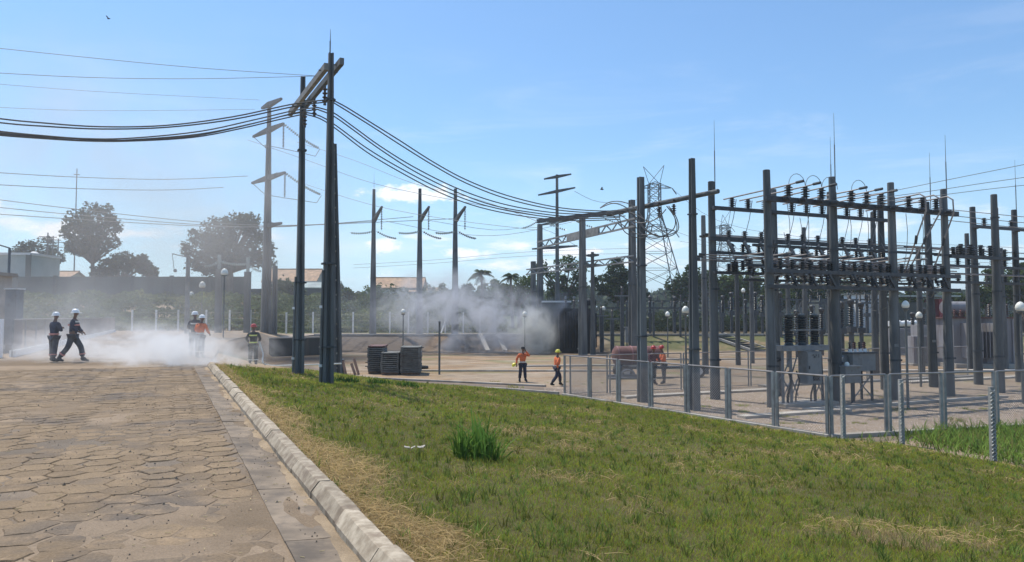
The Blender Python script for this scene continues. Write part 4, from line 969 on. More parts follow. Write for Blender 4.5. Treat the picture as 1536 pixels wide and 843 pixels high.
loops = [
    ([(1003, 309), (1014, 325), (1018, 342), (1010, 352), (995, 355), (975, 349), (962, 336), (950, 322), (935, 316)], 27.9, 29.6),
    ([(1000, 309), (1012, 326), (1015, 345), (1003, 352), (985, 354), (968, 345), (955, 330), (940, 312), (920, 305), (900, 312)], 28.0, 30.2),
    ([(1004, 310), (1013, 330), (1008, 346), (985, 357), (965, 352), (948, 335), (930, 322)], 27.8, 29.9),
    ([(985, 312), (996, 335), (1001, 347)], 28.4, 28.2),
    ([(999, 314), (985, 328), (965, 334), (950, 333)], 28.2, 29.2),
    ([(944, 318), (960, 325), (980, 338), (1000, 350)], 29.4, 28.2),
    ([(915, 318), (930, 334), (945, 345), (960, 352), (985, 351)], 30.4, 28.6),
    ([(928, 316), (932, 338), (940, 350), (960, 357), (975, 350), (978, 338)], 30.2, 28.8),
    ([(900, 312), (915, 303), (935, 303), (952, 312), (965, 328)], 30.4, 29.2),
]
for i, (uv, a, b) in enumerate(loops):
    Ys = np.linspace(a, b, len(uv)); wire('cable_loop', f'{ORD[i]} dark cable loop hanging in the cable portal between its two square poles', smooth_pts([P(u, v, Y) for (u, v), Y in zip(uv, Ys)], 6), .020, 'cable', 'cable loops', 'cable', 6)
thin = [  # (pixels, Y0, Y1, radius, label)
    ([(-60, 66), (120, 85), (300, 102), (476, 114)], 18, 23, .008, 'topmost thin wire meeting the roadside portal'),
    ([(-60, 106), (130, 116), (300, 118), (476, 114)], 18, 23, .008, 'second thin wire meeting the roadside portal'),
    ([(-60, 121), (140, 137), (390, 150)], 60, 80, .018, 'faint wire reaching the topmost crossarm of the transmission pole'),
    ([(-60, 158), (140, 166), (382, 164)], 60, 80, .018, 'second faint wire below the topmost crossarm'),
    ([(-60, 255), (100, 265), (250, 269), (372, 264)], 60, 80, .03, 'upper wire to the third crossarm of the transmission pole'),
    ([(-60, 274), (120, 283), (250, 285), (335, 281)], 60, 78, .03, 'lower wire to the third crossarm of the transmission pole'),
    ([(-60, 292), (100, 312), (300, 333), (430, 338), (560, 332)], 70, 90, .035, 'upper of three long wires over the road side trees'),
    ([(-60, 305), (100, 321), (300, 337), (430, 340), (620, 325)], 70, 90, .035, 'middle of three long wires over the road side trees'),
    ([(-60, 317), (100, 328), (300, 339), (430, 339), (680, 328)], 70, 90, .035, 'lower of three long wires over the road side trees'),
    ([(445, 213), (530, 240), (620, 275), (720, 300), (806, 332)], 86, 70, .022, 'wire falling from the second crossarm towards the substation'),
    ([(445, 272), (560, 308), (680, 330), (806, 345)], 86, 72, .022, 'wire falling from the third crossarm towards the substation'),
    ([(372, 210), (460, 240), (560, 275), (680, 300), (846, 330)], 80, 69, .022, 'long wire crossing behind the portal towards the gantry'),
    ([(580, 332), (680, 350), (760, 352), (858, 333)], 80, 92, .022, 'first wire from the line poles to the tall four armed pole'),
    ([(640, 330), (740, 345), (810, 342), (870, 372)], 80, 92, .022, 'second wire from the line poles to the tall four armed pole'),
    ([(530, 397), (650, 390), (790, 378), (960, 372)], 110, 90, .022, 'faint wire low in the sky over the palms'),
    ([(530, 402), (650, 395), (790, 384), (960, 380)], 110, 90, .022, 'fainter wire just beneath, low over the palms'),
    ([(862, 287), (900, 303), (950, 302), (975, 281)], 92, 150, .03, 'wire between the tall four armed pole and the lattice pylon'),
    ([(1008, 283), (1075, 330), (1200, 355), (1536, 372)], 150, 110, .03, 'upper wire leaving the lattice pylon behind the bus yard'),
    ([(1010, 346), (1100, 372), (1300, 388), (1560, 396)], 150, 110, .03, 'lower wire leaving the lattice pylon behind the bus yard'),
    ([(1020, 362), (1150, 380), (1300, 398), (1560, 402)], 150, 110, .025, 'lowest far wire crossing behind the bus yard'),
    ([(1272, 296), (1330, 288), (1420, 270), (1580, 238)], 28.8, 26, .011, 'topmost thin wire rising from the front beam out of the yard'),
    ([(1296, 300), (1400, 286), (1480, 274), (1580, 260)], 29, 26.5, .011, 'middle thin wire rising from the front beam out of the yard'),
    ([(1321, 303), (1400, 294), (1480, 284), (1580, 273)], 29.2, 27, .011, 'lowest thin wire rising from the front beam out of the yard'),
]
for uv, a, b, r, lb in thin: wire('line_wire', lb, span(uv, a, b, 4), r, nseg=4)

# ------------------------------------------------------------------ lamp posts
def lamp_proto(h, g, label):
    t = thing('lamp_post', label, 'lamp post', (0, 0, 0), 'globe lamp posts')
    part('post', MB().tube([(0, 0, -.1), (0, 0, h*.5), (0, 0, h-g*2.2)], [.055, .045, .04], 8), M['lpost'], t, smooth=True)
    part('globe_holder', MB().lathe((0, 0, h-g*2.3), [(.05, 0), (.06, .06), (g*.85, .10), (g*.85, .14), (g*.5, .16)], 12), M['lpost'], t, smooth=True)
    part('globe', MB().lathe((0, 0, h-g*2.3+.15), [(g*.7, 0), (g*.95, g*.35), (g, g*.8), (g*.86, g*1.35), (g*.55, g*1.8), (g*.15, g*2.05)], 14), M['globe'], t, smooth='all'); return t
for u, Y, h, z, g, lb in ((336, 58, 5.3, 0, .27, 'tall globe lamp post beside the road, nearest of the road side row'), (303, 78, 5.25, 0, .33, 'globe lamp post above the two workers in the spray'), (287, 111, 5.3, 0, .36, 'third globe lamp post of the road side row'), (277, 138, 5.35, 0, .40, 'farthest small globe lamp of the road side row'),
        (605, 66, 3.95, YZ, .21, 'globe lamp post behind the stacks of panels'), (787, 67.5, 3.75, YZ, .21, 'globe lamp post at the edge of the burning transformer smoke'), (1028, 34, 3.75, YZ, .165, 'globe lamp post between the square portal poles'), (1358, 27.6, 3.85, YZ, .135, 'globe lamp post in the bus yard between second and third front row poles'),
        (1378, 36, 3.5, YZ, .155, 'smaller looking globe lamp post behind the one in the bus yard'), (1530, 29, 3.85, YZ, .18, 'globe lamp post near the fence at the end of the bus yard'), (905, 73, 4.3, YZ, .2, 'globe lamp post among the dark posts right of the burnt transformer'), (1001, 62, 3.7, YZ, .19, 'globe lamp post behind the parked red tank'),
        (1115, 74, 4.6, -.25, .2, 'globe lamp post on the terrace above the stairs'), (1127, 78, 4.9, -.25, .2, 'second globe lamp post on the terrace above the stairs')):
    o = lamp_proto(h, g, lb); o.location = (XZ(u, Y), Y, z)
    for ch in o.children: ORG[ch.name] = Vector((0, 0, 0))

# ------------------------------------------------------------------ fences
def fence(name, label, p0, p1, n, h, zf, postw=.085, double=True, mesh=True, pitch=.085, wr=.0039, plinth=None, matr='steel', railr=.028, cat='fence'):
    p0, p1 = Vector((*p0, 0)), Vector((*p1, 0)); t = thing(name, label, cat, (p0.x, p0.y, zf)); d = (p1-p0); L = d.length/n; d.normalize(); z0 = V3(0, 0, zf); yaw = math.atan2(d.y, d.x)
    for i in range(n):
        a, b = p0+d*(i*L), p0+d*((i+1)*L); e0, e1 = (a+d*.07, b-d*.07) if double else (a, b)
        for q in ((e0, e1) if double else (a,)): part('fence_post', MB().box(q+z0+V3(0, 0, h/2-.1), postw, postw*.7, h+.2, yaw), M['pst'], t)
        part('top_rail', MB().tube([e0+z0+V3(0, 0, h), e1+z0+V3(0, 0, h)], railr, 7), M['tube'], t, smooth=True)
        part('bottom_rail', MB().tube([e0+z0+V3(0, 0, .06), e1+z0+V3(0, 0, .06)], .016, 5), M[matr], t)
        if mesh:
            m = MB(); W_ = (e1-e0).length; sd = Vector((-d.y, d.x, 0)); H_ = h-.1
            k = -H_
            while k < W_:
                for s in (1, -1):
                    x0, x1 = max(0, k), min(W_, k+H_)
                    if x1-x0 < .03: continue
                    za, zb_ = (x0-k, x1-k) if s > 0 else (H_-(x0-k), H_-(x1-k)); pa, pb = e0+d*x0+z0+V3(0, 0, .06+za), e0+d*x1+z0+V3(0, 0, .06+zb_); sh = .003*s
                    v = [pa+sd*(sh-wr)-V3(0, 0, wr), pa+sd*(sh+wr)-V3(0, 0, wr), pa+sd*sh+V3(0, 0, wr)]; v += [q+(pb-pa) for q in v]
                    m.add(v, [(0, 1, 4, 3), (1, 2, 5, 4), (2, 0, 3, 5)])
                k += pitch
            part('chain_link_mesh', m, M['tube'], t, kind='stuff')
    if not double: part('fence_post', MB().box(p1+z0+V3(0, 0, h/2-.1), postw, postw*.7, h+.2, yaw), M[matr], t)
    if plinth: part('plinth', MB().beam(p0+z0+V3(0, 0, .08), p1+z0+V3(0, 0, .08), .2, .34), M['white'], t)
    return t
c0, c1 = (2.2, 31.9), (8.8, 20.8)
fence('chain_link_fence', 'chain link fence of framed panels running from the walking worker to the wrapped corner post', c0, c1, 7, 1.72, YZ)
fence('chain_link_fence', 'chain link fence running from the wrapped corner post along the front of the bus yard', c1, (18.4, 23.75), 5, 1.72, YZ)
fence('chain_link_fence', 'far chain link fence passing behind the red tank and the bus yard', (2.45, 32.25), (26.0, 42.6), 13, 1.68, YZ, .06)
t = fence('metal_fence', 'low fence with white plinth beside the road, behind the two walking workers', (-20.2, 30.2), (-42.6, 80), 20, 1.5, 0, .07, False, True, .12, .0035, True, 'steel_d', .03)
part('gate_post', MB().box((-20.45, 29.6, .75), .42, .42, 1.56, KY), M['white'], t)
def zigzag_post(label, x, y, h):
    z = GZ(x, y)-.05; t = thing('fence_post', label, 'post', (x, y, z), 'wrapped mesh posts'); yaw = YAW-.5
    part('post_shaft', MB().box((x, y, z+h/2), .105, .115, h, yaw, .92), M['concrete2'], t)
    m = MB(); n = int(h/.085); rr = random.Random(int(x*10))
    for j in range(2):
        pts = []
        for k in range(n): s = (1 if (k+j) % 2 else -1); pts.append(V3(x, y, z+.1+k*.085)+Vector((math.cos(yaw), math.sin(yaw), 0))*(s*.05-.01)+Vector((math.sin(yaw), -math.cos(yaw), 0))*(.072+.012*j))
        m.tube(pts, .013, 4)
    part('bent_mesh_edge', m, M['edge'], t); return t
zigzag_post('concrete fence post with crumpled mesh edge, at the corner of the bus yard fence', 9.0, 20.4, 1.82)
zigzag_post('concrete fence post with crumpled mesh edge, standing between corner and weeds', 10.25, 19.75, 1.76)
zigzag_post('concrete fence post with crumpled mesh edge standing in the weeds, nearest the camera', 11.1, 17.35, 1.78)
t = thing('boundary_fence', 'far row of white concrete posts with wires before the green bank', 'fence', (-40, 86, 0))
fx = [u for u in (199, 235, 268, 310, 345, 376, 430, 470, 530, 585, 613, 642, 668, 695, 720, 742)]
tops = []
for u in fx:
    x = XZ(u, 84); z = GZ(x, 84); part('fence_post', MB().box((x, 84, z+1.15), .16, .16, 2.5), M['white'], t); tops.append((x, z))
for q in (.7, 1.4, 2.1): part('fence_wire', MB().tube([(x, 83.9, z+q) for x, z in tops], .012, 3), M['wire'], t)
part('stay_strut', MB().beam((XZ(662, 83), 83, -.2), (XZ(670, 84), 84, 1.5), .12, .12), M['white'], t)

# ------------------------------------------------------------------ yard equipment
def AB(c, a, b, z): return Vector(c)+E1*a+E2*b+V3(0, 0, z)
def ebox(mb, c, a, b, z, sa, sb, sz): return mb.frame(AB(c, a, b, z), E1, E2, V3(0, 0, 1), sa, sb, sz)
c = row1(.52)+E2*.25+V3(0, 0, YZ)
t = thing('circuit_breaker', 'grey outdoor circuit breaker with three black ribbed columns in the bus yard', 'breaker', c)
for i in (-1, 0, 1):
    m = MB(); m.lathe(AB(c, i*.66+.05, 0, 2.28), shed_prof(1.15, .205, 11, .72), 14); part('pole_column', m, M['porc_b'], t, smooth=True)
    part('terminal', MB().lathe(AB(c, i*.66+.05, 0, 3.43), [(.12, 0), (.12, .06), (.03, .07), (.03, .3)], 8), M['steel'], t, smooth=True)
part('support_frame', ebox(MB(), c, 0, 0, 2.17, 2.35, .55, .2), M['steel'], t)
part('clamp_bar', ebox(MB(), c, .05, -.19, 2.86, 1.55, .04, .04), M['steel'], t)
cb = part('control_cabinet', ebox(MB(), c, .12, -.32, 1.44, .74, .45, 1.22), M['cab'], t); ORG[cb.name] = c
part('cabinet_door', ebox(MB(), c, .12, -.555, 1.44, .68, .02, 1.14), M['cab'], cb)
m = MB(); ebox(m, c, .17, -.575, 1.05, .32, .02, .20); part('inspection_window', m, M['black'], cb); part('window_glass', ebox(MB(), c, .17, -.59, 1.05, .24, .012, .13), M['glassw'], cb)
part('cabinet_handle', ebox(MB(), c, -.17, -.58, 1.45, .03, .03, .12), M['dark'], cb)
def glyph(mb, segs, c_, a0, z0, w_, h_, b):   # digits as small raised bars
    S7 = dict(a=(0, 1, 1, 1), b=(1, 1, 1, .5), c=(1, .5, 1, 0), d=(0, 0, 1, 0), e=(0, .5, 0, 0), f=(0, 1, 0, .5), g=(0, .5, 1, .5))
    for s in segs:
        x0, y0, x1, y1 = S7[s]; p, q = AB(c_, a0+x0*w_, b, z0+y0*h_), AB(c_, a0+x1*w_, b, z0+y1*h_); e = (q-p).normalized()*.008; mb.beam(p-e, q+e, .022, .008)
m = MB(); 
for k, sg in enumerate(('acdfg', 'abdeg')): glyph(m, sg, c, .03+k*.10, 1.82, .06, .12, -.568)
glyph(m, 'bc', c, .26, 1.82, .06, .12, -.568); part('number_marking', m, M['dark'], cb)
for a in (-.95, -.55, .62, 1.0):
    m = MB(); m.beam(AB(c, a, 0, 2.07), AB(c, a*1.04, -.05, 0), .09, .09); part('support_leg', m, M['steel_d' if a > 0 else 'steel'], t)
for a0, a1 in ((-.95, -.55), (.62, 1.0), (-.55, -.25)):
    for z0, z1 in ((.35, 1.0), (1.0, .35), (1.15, 1.9)): part('cross_brace', MB().beam(AB(c, a0*1.02, -.06, z0), AB(c, a1*1.02, -.06, z1), .035, .035), M['steel'], t)
for a0, s in ((-1.45, 1), (-.95, -1)): part('cross_brace', MB().beam(AB(c, -1.5, .1, .45 if s > 0 else 1.1), AB(c, -.9, .1, 1.1 if s > 0 else .45), .04, .04), M['tube'], t)
for a, r in ((-.75, .05), (.42, .035), (-.35, .03)):
    m = MB(); m.tube(smooth_pts([AB(c, a, -.1, 1.3), AB(c, a+.08, -.15, .9), AB(c, a-.04, -.1, .4), AB(c, a, -.05, 0)], 4), r, 6); part('cable_conduit', m, M['dark'], t, smooth=True)
m = MB(); m.tube(smooth_pts([AB(c, -1.5, .1, 2.2), AB(c, -1.3, .1, 1.75), AB(c, -1.0, .1, 1.7), AB(c, -.8, .1, 1.95)], 5), .045, 6); part('cable_conduit', m, M['dark'], t, smooth=True)
part('footing', ebox(MB(), c, 0, 0, .05, 2.7, 1.1, .12), M['strip'], t)
c = row1(1.43)+E2*.35+V3(0, 0, YZ)
t = thing('voltage_regulator', 'small grey tank with four red brown bushings on a steel stand in the bus yard', 'regulator', c)
part('tank', ebox(MB(), c, .12, 0, 1.55, 1.25, .7, .68), M['cab'], t); part('tank_cover', ebox(MB(), c, .12, 0, 1.92, 1.38, .8, .06), M['steel_d'], t)
for i in range(4):
    m = MB(); m.lathe(AB(c, -.28+i*.27, 0, 1.95), shed_prof(.40, .085, 4), 10); part('bushing', m, M['rust'] if i % 2 else M['porc'], t, smooth=True); part('bushing_foot', MB().lathe(AB(c, -.28+i*.27, -.02, 1.95), [(.09, 0), (.07, .12)], 8), M['white'], t)
part('side_drum', MB().tube([AB(c, -.62, -.1, 1.62), AB(c, -.62, .3, 1.62)], .2, 10), M['cab'], t, smooth=True)
for a in (-.4, .62):
    for b in (-.25, .25): part('support_leg', MB().beam(AB(c, a, b, 1.2), AB(c, a, b, 0), .08, .08), M['steel_d'], t)
for s in (1, -1): part('cross_brace', MB().beam(AB(c, -.4, -.26, .6-.45*s), AB(c, .62, -.26, .6+.45*s), .04, .04), M['steel'], t)
c = row1(1.12)+E2*-.25+V3(0, 0, YZ)
t = thing('junction_box', 'small grey junction box on two thin legs beside the regulator stand', 'box', c)
part('enclosure', ebox(MB(), c, 0, 0, 1.12, .82, .4, .62), M['cab'], t); part('hood', ebox(MB(), c, 0, -.03, 1.45, .88, .5, .04), M['cab'], t); part('lamp_dome', MB().lathe(AB(c, -.1, 0, 1.47), [(.09, 0), (.09, .08), (.04, .14)], 8), M['globe'], t, smooth=True)
for a in (-.3, .12): part('support_leg', MB().beam(AB(c, a, 0, .82), AB(c, a, 0, 0), .06, .06), M['steel_d'], t)
# concrete strips laid across the yard
n = 0
for p0, p1, w_ in (((-6.3, 46.2), (6.5, 46.0), .4), ((.5, 50.5), (9, 51.5), .6), ((4.6, 31.0), (11.8, 34.2), .5), ((7.6, 24.9), (12.0, 26.85), .42), ((10.5, 26.8), (20.5, 31.2), .35), ((12, 36), (26, 42), .5), ((20, 38), (36, 45), .6), ((18, 46), (44, 47), .7), ((-9.4, 41.6), (1.6, 36.0), .22), ((24, 52), (50, 53), .6), ((8, 58), (30, 60), .5)):
    lb = ('pale strip before the red tank', 'pale strip behind the two central workers', 'pale strip at the fence under the portal', 'pale strip just behind the front fence', 'short pale strip under the breaker', 'pale strip behind the back row', 'pale strip before the stained transformer', 'wide pale strip at the stained transformer', 'low pale edging along the service path', 'farthest pale strip past the stained transformer', 'thin pale strip before the grassy bank')[n]
    lbs = lb.replace('strip', 'concrete strip') if 'edging' not in lb else 'low concrete edging along the service path'
    solo('concrete_strip', MB().beam((*p0, YZ+.03), (*p1, YZ+.03), w_, .12), M['strip'], lbs, 'concrete strip', (*p0, YZ)); n += 1
t = thing('path_edging', 'pale thin concrete edging between the lawn and the service path', 'edging', (2.2, 31.9, YZ)); eg = [(-13.2, 44.5), (-9.5, 39.2), (-4.07, 35.5), (-.24, 33.6), (2.0, 32.0)]
for a, b in zip(eg[:-1], eg[1:]):
    n = max(1, int(math.hypot(b[0]-a[0], b[1]-a[1])/1.5))
    for k in range(n):
        p0, p1 = alongP(a, b, k/n+.004), alongP(a, b, (k+1)/n-.004); part('edging_stone', MB().beam((p0[0], p0[1]+.1, YZ+.06), (p1[0], p1[1]+.1, YZ+.06+random.uniform(-.01, .01)), .16, .20), M['strip'], t)
for a, b in ((c0, c1), (c1, (18.4, 23.75))):
    p0, p1 = V3(*a, YZ+.04), V3(*b, YZ+.04); solo('fence_footing', MB().beam(p0, p1, .22, .14), M['strip'], ('pale concrete footing under the fence beside the lawn', 'pale concrete footing under the fence at the front of the bus yard')[a == c1], 'footing', p0)
# stacks of grey panels
def stack(label, x, y, n, sx, sy, th, yaw, seed):
    rr = random.Random(seed); t = thing('panel_stack', label, 'stack', (x, y, YZ)); z = YZ+.14; a = Vector((math.cos(yaw), math.sin(yaw), 0)); b = Vector((-a.y, a.x, 0))
    for q in (-.35, .35): part('bearer', MB().frame(V3(x, y, YZ+.07)+b*(sy*q), a, b, V3(0, 0, 1), sx*.95, .12, .14), M['wood'], t)
    for i in range(n):
        m = MB(); c_ = V3(x+rr.gauss(0, .015), y+rr.gauss(0, .02), z+th*.35); m.frame(c_, a, b, V3(0, 0, 1), sx, sy, th*.62)
        for e in (-1, 1): m.frame(c_+a*(e*sx*.44), a, b, V3(0, 0, 1), sx*.1, sy*1.012, th*.92)
        part('panel', m, M['rust'] if i == n-1 and seed == 1 else M['panel'], t)
        if rr.random() < .3: part('lifting_lug', MB().frame(c_+a*(rr.choice((-1, 1))*sx*.56)-b*(sy*.3), a, b, V3(0, 0, 1), .2, .1, .05), M['dark'], t)
        z += th
stack('tall stack of grey panels with a reddish top, the one nearest the portal', -8.15, 45.4, 13, 1.0, 2.6, .118, .10, 1)
stack('lower middle stack of grey panels, between two taller stacks', -7.15, 44.4, 10, 1.05, 2.3, .118, .06, 2)
stack('tall stack of grey panels nearest the thin steel post', -5.95, 44.2, 13, 1.15, 2.3, .116, .08, 3)
p = G(659, 562); solo('steel_post', MB().tube([(p.x, p.y, p.z), (p.x, p.y, p.z+3.1)], .06, 8), M['lpost'], 'thin dark steel post standing alone beside the stacked panels', 'post', (p.x, p.y, p.z))
for i, (u0, v0, u1, v1, Y) in enumerate(((503, 536, 504, 558, 43), (531, 538, 538, 560, 43.6), (527, 545, 533, 560, 43.2), (514, 541, 519, 559, 43.4))):
    p0, p1 = P(u0, v0, Y), P(u1, v1, Y); p1.z = YZ; solo('timber_prop', MB().beam(p0, p1, .13, .13), M['wood'], ('upright timber prop close behind the portal pole', 'leaning timber prop nearest the stacked panels', 'shorter leaning timber prop beside the longer one', 'thin timber prop against the dark drum')[i], 'timber', p1)
p = P(509, 560, 43.6); t = thing('drum', 'dark steel drum standing behind the portal between timber props', 'drum', (p.x, p.y, YZ)); part('drum_shell', MB().lathe((p.x, p.y, YZ), [(.29, 0), (.29, .28), (.31, .3), (.29, .32), (.29, .58), (.31, .6), (.29, .62), (.29, .88)], 14), M['dark'], t, smooth=True); part('drum_lid', MB().lathe((p.x, p.y, YZ+.88), [(.28, 0), (.28, .01)], 14), M['steel'], t)
p = G(631, 553); solo('tyre', MB().tube([(p.x+.42*math.cos(a), p.y+.42*math.sin(a), p.z+.09) for a in [k*math.pi/8 for k in range(16)]], .10, 6, closed=True), M['rubber'], 'dark tyre lying flat on the pale strip beside the stacks', 'tyre', (p.x, p.y, p.z), smooth=True)
# red tank trailer behind the fence
c = V3(7.0, 41.5, YZ); ax = Vector((.985, .17, 0)); sy_ = Vector((-.17, .985, 0))
t = thing('tank_trailer', 'long rusty red cylindrical tank on a low wheeled frame behind the fence', 'tank trailer', c)
q0, q1 = c-ax*1.3+V3(0, 0, 1.22), c+ax*1.25+V3(0, 0, 1.22)
part('tank', MB().tube([q0-ax*.12, q0, q1, q1+ax*.12], [.36, .52, .52, .36], 16), M['rust'], t, smooth=True)
FP = mat('faded_pink_paint', (.27, .14, .135), .8, .2, 3)
for q in (.02, .33, .66, .98): part('tank_strap', MB().tube([q0.lerp(q1, q)-ax*.04, q0.lerp(q1, q)+ax*.04], .54, 16), FP, t, smooth=True)
part('chassis', MB().beam(q0-V3(0, 0, .68), q1-V3(0, 0, .68)+ax*2.6, .7, .12), M['dark'], t); part('drawbar', MB().beam(q1-V3(0, 0, .7)+ax*2.6, q1+ax*3.6-V3(0, 0, .8), .1, .1), M['steel_d'], t)
for a in (-.9, 3.3):
    for b in (-.62, .62):
        w0 = c+ax*a+sy_*b+V3(0, 0, .36); wh = part('wheel', MB().tube([w0-sy_*.1, w0-sy_*.07, w0+sy_*.07, w0+sy_*.1], [.31, .36, .36, .31], 16), M['rubber'], t, smooth=True); ORG[wh.name] = c
        part('rim', MB().tube([w0-sy_*.115, w0+sy_*.115], .19, 12), M['white'], wh, smooth=True)
part('hose_roll', MB().tube([c-ax*.9-sy_*.9+V3(.5*math.cos(k*.7)*.7, .0, .25+.25*math.sin(k*.7)) for k in range(9)], .07, 6), M['steel'], t, smooth=True)
for i, (a, lb) in enumerate(((-1.5, 'grey bundle of pipes on the ground below the red tank'), (-.6, 'second grey bundle of pipes below the red tank'))):
    t = thing('pipe_bundle', lb, 'pipes', c+ax*a-sy_*.9)
    for k in range(4): part('pipe', MB().tube([c+ax*(a-.5)-sy_*(.8+.13*(k % 3))+V3(0, 0, .07+.12*(k//3)), c+ax*(a+.45)-sy_*(.85+.13*(k % 3))+V3(0, 0, .07+.12*(k//3))], .06, 8), M['steel'], t, smooth=True)

# ------------------------------------------------------------------ burnt transformer and wall
c = V3(6.0, 70.4, YZ)
t = thing('burnt_transformer', 'charred blue black power transformer wrapped in smoke', 'transformer', c)
def wbox(a, b, z, sx, sy, sz): return MB().box(c+V3(a, b, z), sx, sy, sz)
part('tank', wbox(-.1, 0, 2.15, 3.0, 2.2, 3.8), M['black'], t); part('tank_lid', wbox(-.1, 0, 4.09, 3.2, 2.4, .08), M['black'], t); part('skid', wbox(0, 0, .12, 3.0, 1.8, .24), M['black'], t)
for i in range(9): part('radiator_fin', wbox(-1.15+i*.26, -1.42, 2.15, .05, .6, 3.3), M['black'], t)
for i in range(5): part('radiator_fin', wbox(1.66, -.8+i*.36, 2.1, .5, .06, 3.2), M['black'], t)
for i, a in enumerate((-.9, -.1, .7)):
    part('bushing', MB().lathe(c+V3(a, .3, 4.13), shed_prof(.9, .17, 7), 10), M['porc'], t, smooth=True); part('bushing_cap', MB().lathe(c+V3(a, .3, 5.03), [(.10, 0), (.14, .15), (.08, .3)], 8), M['cab'], t, smooth=True)
part('conservator', MB().tube([c+V3(.4, .8, 4.75), c+V3(2.0, .8, 4.75)], .33, 12), M['black'], t, smooth=True); part('conservator_bracket', wbox(1.2, .8, 4.3, .2, .3, .5), M['black'], t)
part('valve', MB().tube([c+V3(.5, -1.7, .3), c+V3(.95, -1.7, .3)], .12, 8), M['rust'], t, smooth=True); part('lighter_gauge_box', wbox(1.66, -1.2, .95, .22, .3, .8), M['cab'], t)
c = V3(4.3, 72.1, YZ); t = thing('fire_wall', 'grey concrete fire wall with white capping beside the burnt transformer', 'wall', c); part('wall_slab', wbox(0, 0, 2.35, 2.7, .35, 4.8), M['wall_d'], t); part('capping', wbox(0, 0, 4.82, 2.85, .5, .16), M['white'], t)
for i in range(3):
    x = XZ((902, 918, 933)[i], 71); h = (3.5, 3.2, 5.4)[i]; t = thing('equipment_post', f'{ORD[i]} dark equipment post right of the burnt transformer', 'post', (x, 71, YZ)); part('post_shaft', MB().box((x, 71, YZ+h/2-.1), .34, .34, h), M['steel_d'], t)
    part('post_insulator', MB().lathe((x, 71, YZ+h), shed_prof(.9, .14, 6), 8), M['porc'], t, smooth=True); part('cross_channel', MB().beam((x-.7, 71, YZ+h-.05), (x+.7, 71, YZ+h-.05), .12, .1), M['steel'], t)
x = XZ(925, 68); t = thing('control_cabinet', 'pale control cabinet on legs among the dark equipment posts', 'cabinet', (x+1, 66, YZ)); part('enclosure', MB().box((x+1, 66, YZ+1.75), 1.1, .7, 1.3), M['cab'], t); part('roof_sheet', MB().box((x+1, 66, YZ+2.43), 1.25, .85, .06), M['cab'], t)
for q in (-.4, .4): part('leg', MB().box((x+1+q, 66, YZ+.55), .1, .1, 1.1), M['steel_d'], t)
# stained transformer at the far end
c = V3(31.8, 50.8, YZ)
t = thing('transformer', 'large pale grey stained transformer with rusty pink top fittings at the far yard end', 'transformer', c); TW = mat('stained_white_paint', (.24, .235, .245), .7, .15, 1.2, stain=((.10, .07, .07), .8, .9), streak=True)
part('tank', wbox(-.2, 0, 1.75, 4.4, 2.2, 3.0), TW, t); part('tank_lid', wbox(-.2, 0, 3.3, 4.7, 2.5, .1), M['rust'], t)
for i in range(10): part('radiator_fin', wbox(-1.9+i*.24, -1.5, 1.8, .05, .75, 2.3), TW, t)
for i in range(4): part('stiffener', wbox(.8+i*.36, -1.15, 1.75, .08, .12, 2.9), TW, t)
part('conservator', MB().tube([c+V3(-2.2, .4, 4.0), c+V3(.1, .4, 4.0)], .42, 14), TW, t, smooth=True); part('conservator_bracket', wbox(-1, .4, 3.6, .3, .4, .6), M['rust'], t)
for i in range(3): part('bushing', MB().lathe(c+V3(.6+i*.6, -.2, 3.35), shed_prof(.95, .15, 6), 10), M['porc'], t, smooth=True)
for i in range(5): part('bushing', MB().lathe(c+V3(-2.0+i*.42, -.6, 3.35), shed_prof(.5, .10, 4), 8), M['rust'], t, smooth=True)
part('plinth', wbox(0, 0, .12, 5.4, 3.6, .28), M['strip'], t)
for i, (u, Y, w_, h, lb) in enumerate(((1376, 52, 1.2, 1.9, 'small grey kiosk beside the second front row pole'), (1393, 58, 2.4, 2.6, 'wider grey kiosk behind the small one'), (1350, 66, 2.2, 2.2, 'pale low kiosk under the far white pipes'))):
    c = V3(XZ(u, Y), Y, YZ); t = thing('kiosk', lb, 'kiosk', c); part('enclosure', wbox(0, 0, h/2+.12, w_, 1.0, h), TW, t); part('base_slab', wbox(0, 0, .06, w_+.4, 1.4, .16), M['strip'], t); part('door', wbox(-.1, -.515, h/2+.15, w_*.55, .03, h*.8), M['cab'], t)
# instrument transformers and surge arresters at the back
def itr(label, h, ih, r):
    t = thing('instrument_transformer', label, 'instrument transformer', (0, 0, 0), 'instrument transformers'); z = V3(0, 0, 1)
    part('pedestal', MB().box((0, 0, h/2), .24, .24, h), M['steel_d'], t); part('base_box', MB().box((0, 0, h+.2), .5, .5, .4), M['steel_d'], t)
    part('porcelain_stack', MB().lathe((0, 0, h+.4), shed_prof(ih, r, 8, .55), 10), M['porc_b'], t, smooth=True); part('head_cap', MB().lathe((0, 0, h+.4+ih), [(r*.7, 0), (r, .1), (r, .3), (r*.5, .4)], 10), M['dark'], t, smooth=True); return t
it0 = None
lst = [(1084, 80, 1), (1097, 82, 1.1), (1118, 79, .9), (1133, 81, 1.1), (1143, 78, 1), (1194, 62, .95), (1218, 63, 1.05), (1232, 65, 1), (1262, 58, 1.1), (1276, 59, 1.15), (1291, 60, 1.1), (1170, 76, 1.1), (1208, 80, 1.1), (1246, 79, 1.2), (1300, 78, 1), (960, 80, .9), (975, 82, 1), (1012, 84, 1), (1046, 82, 1), (1060, 80, 1.1), (1368, 62, .9), (1384, 64, 1), (1545, 50, 1)]
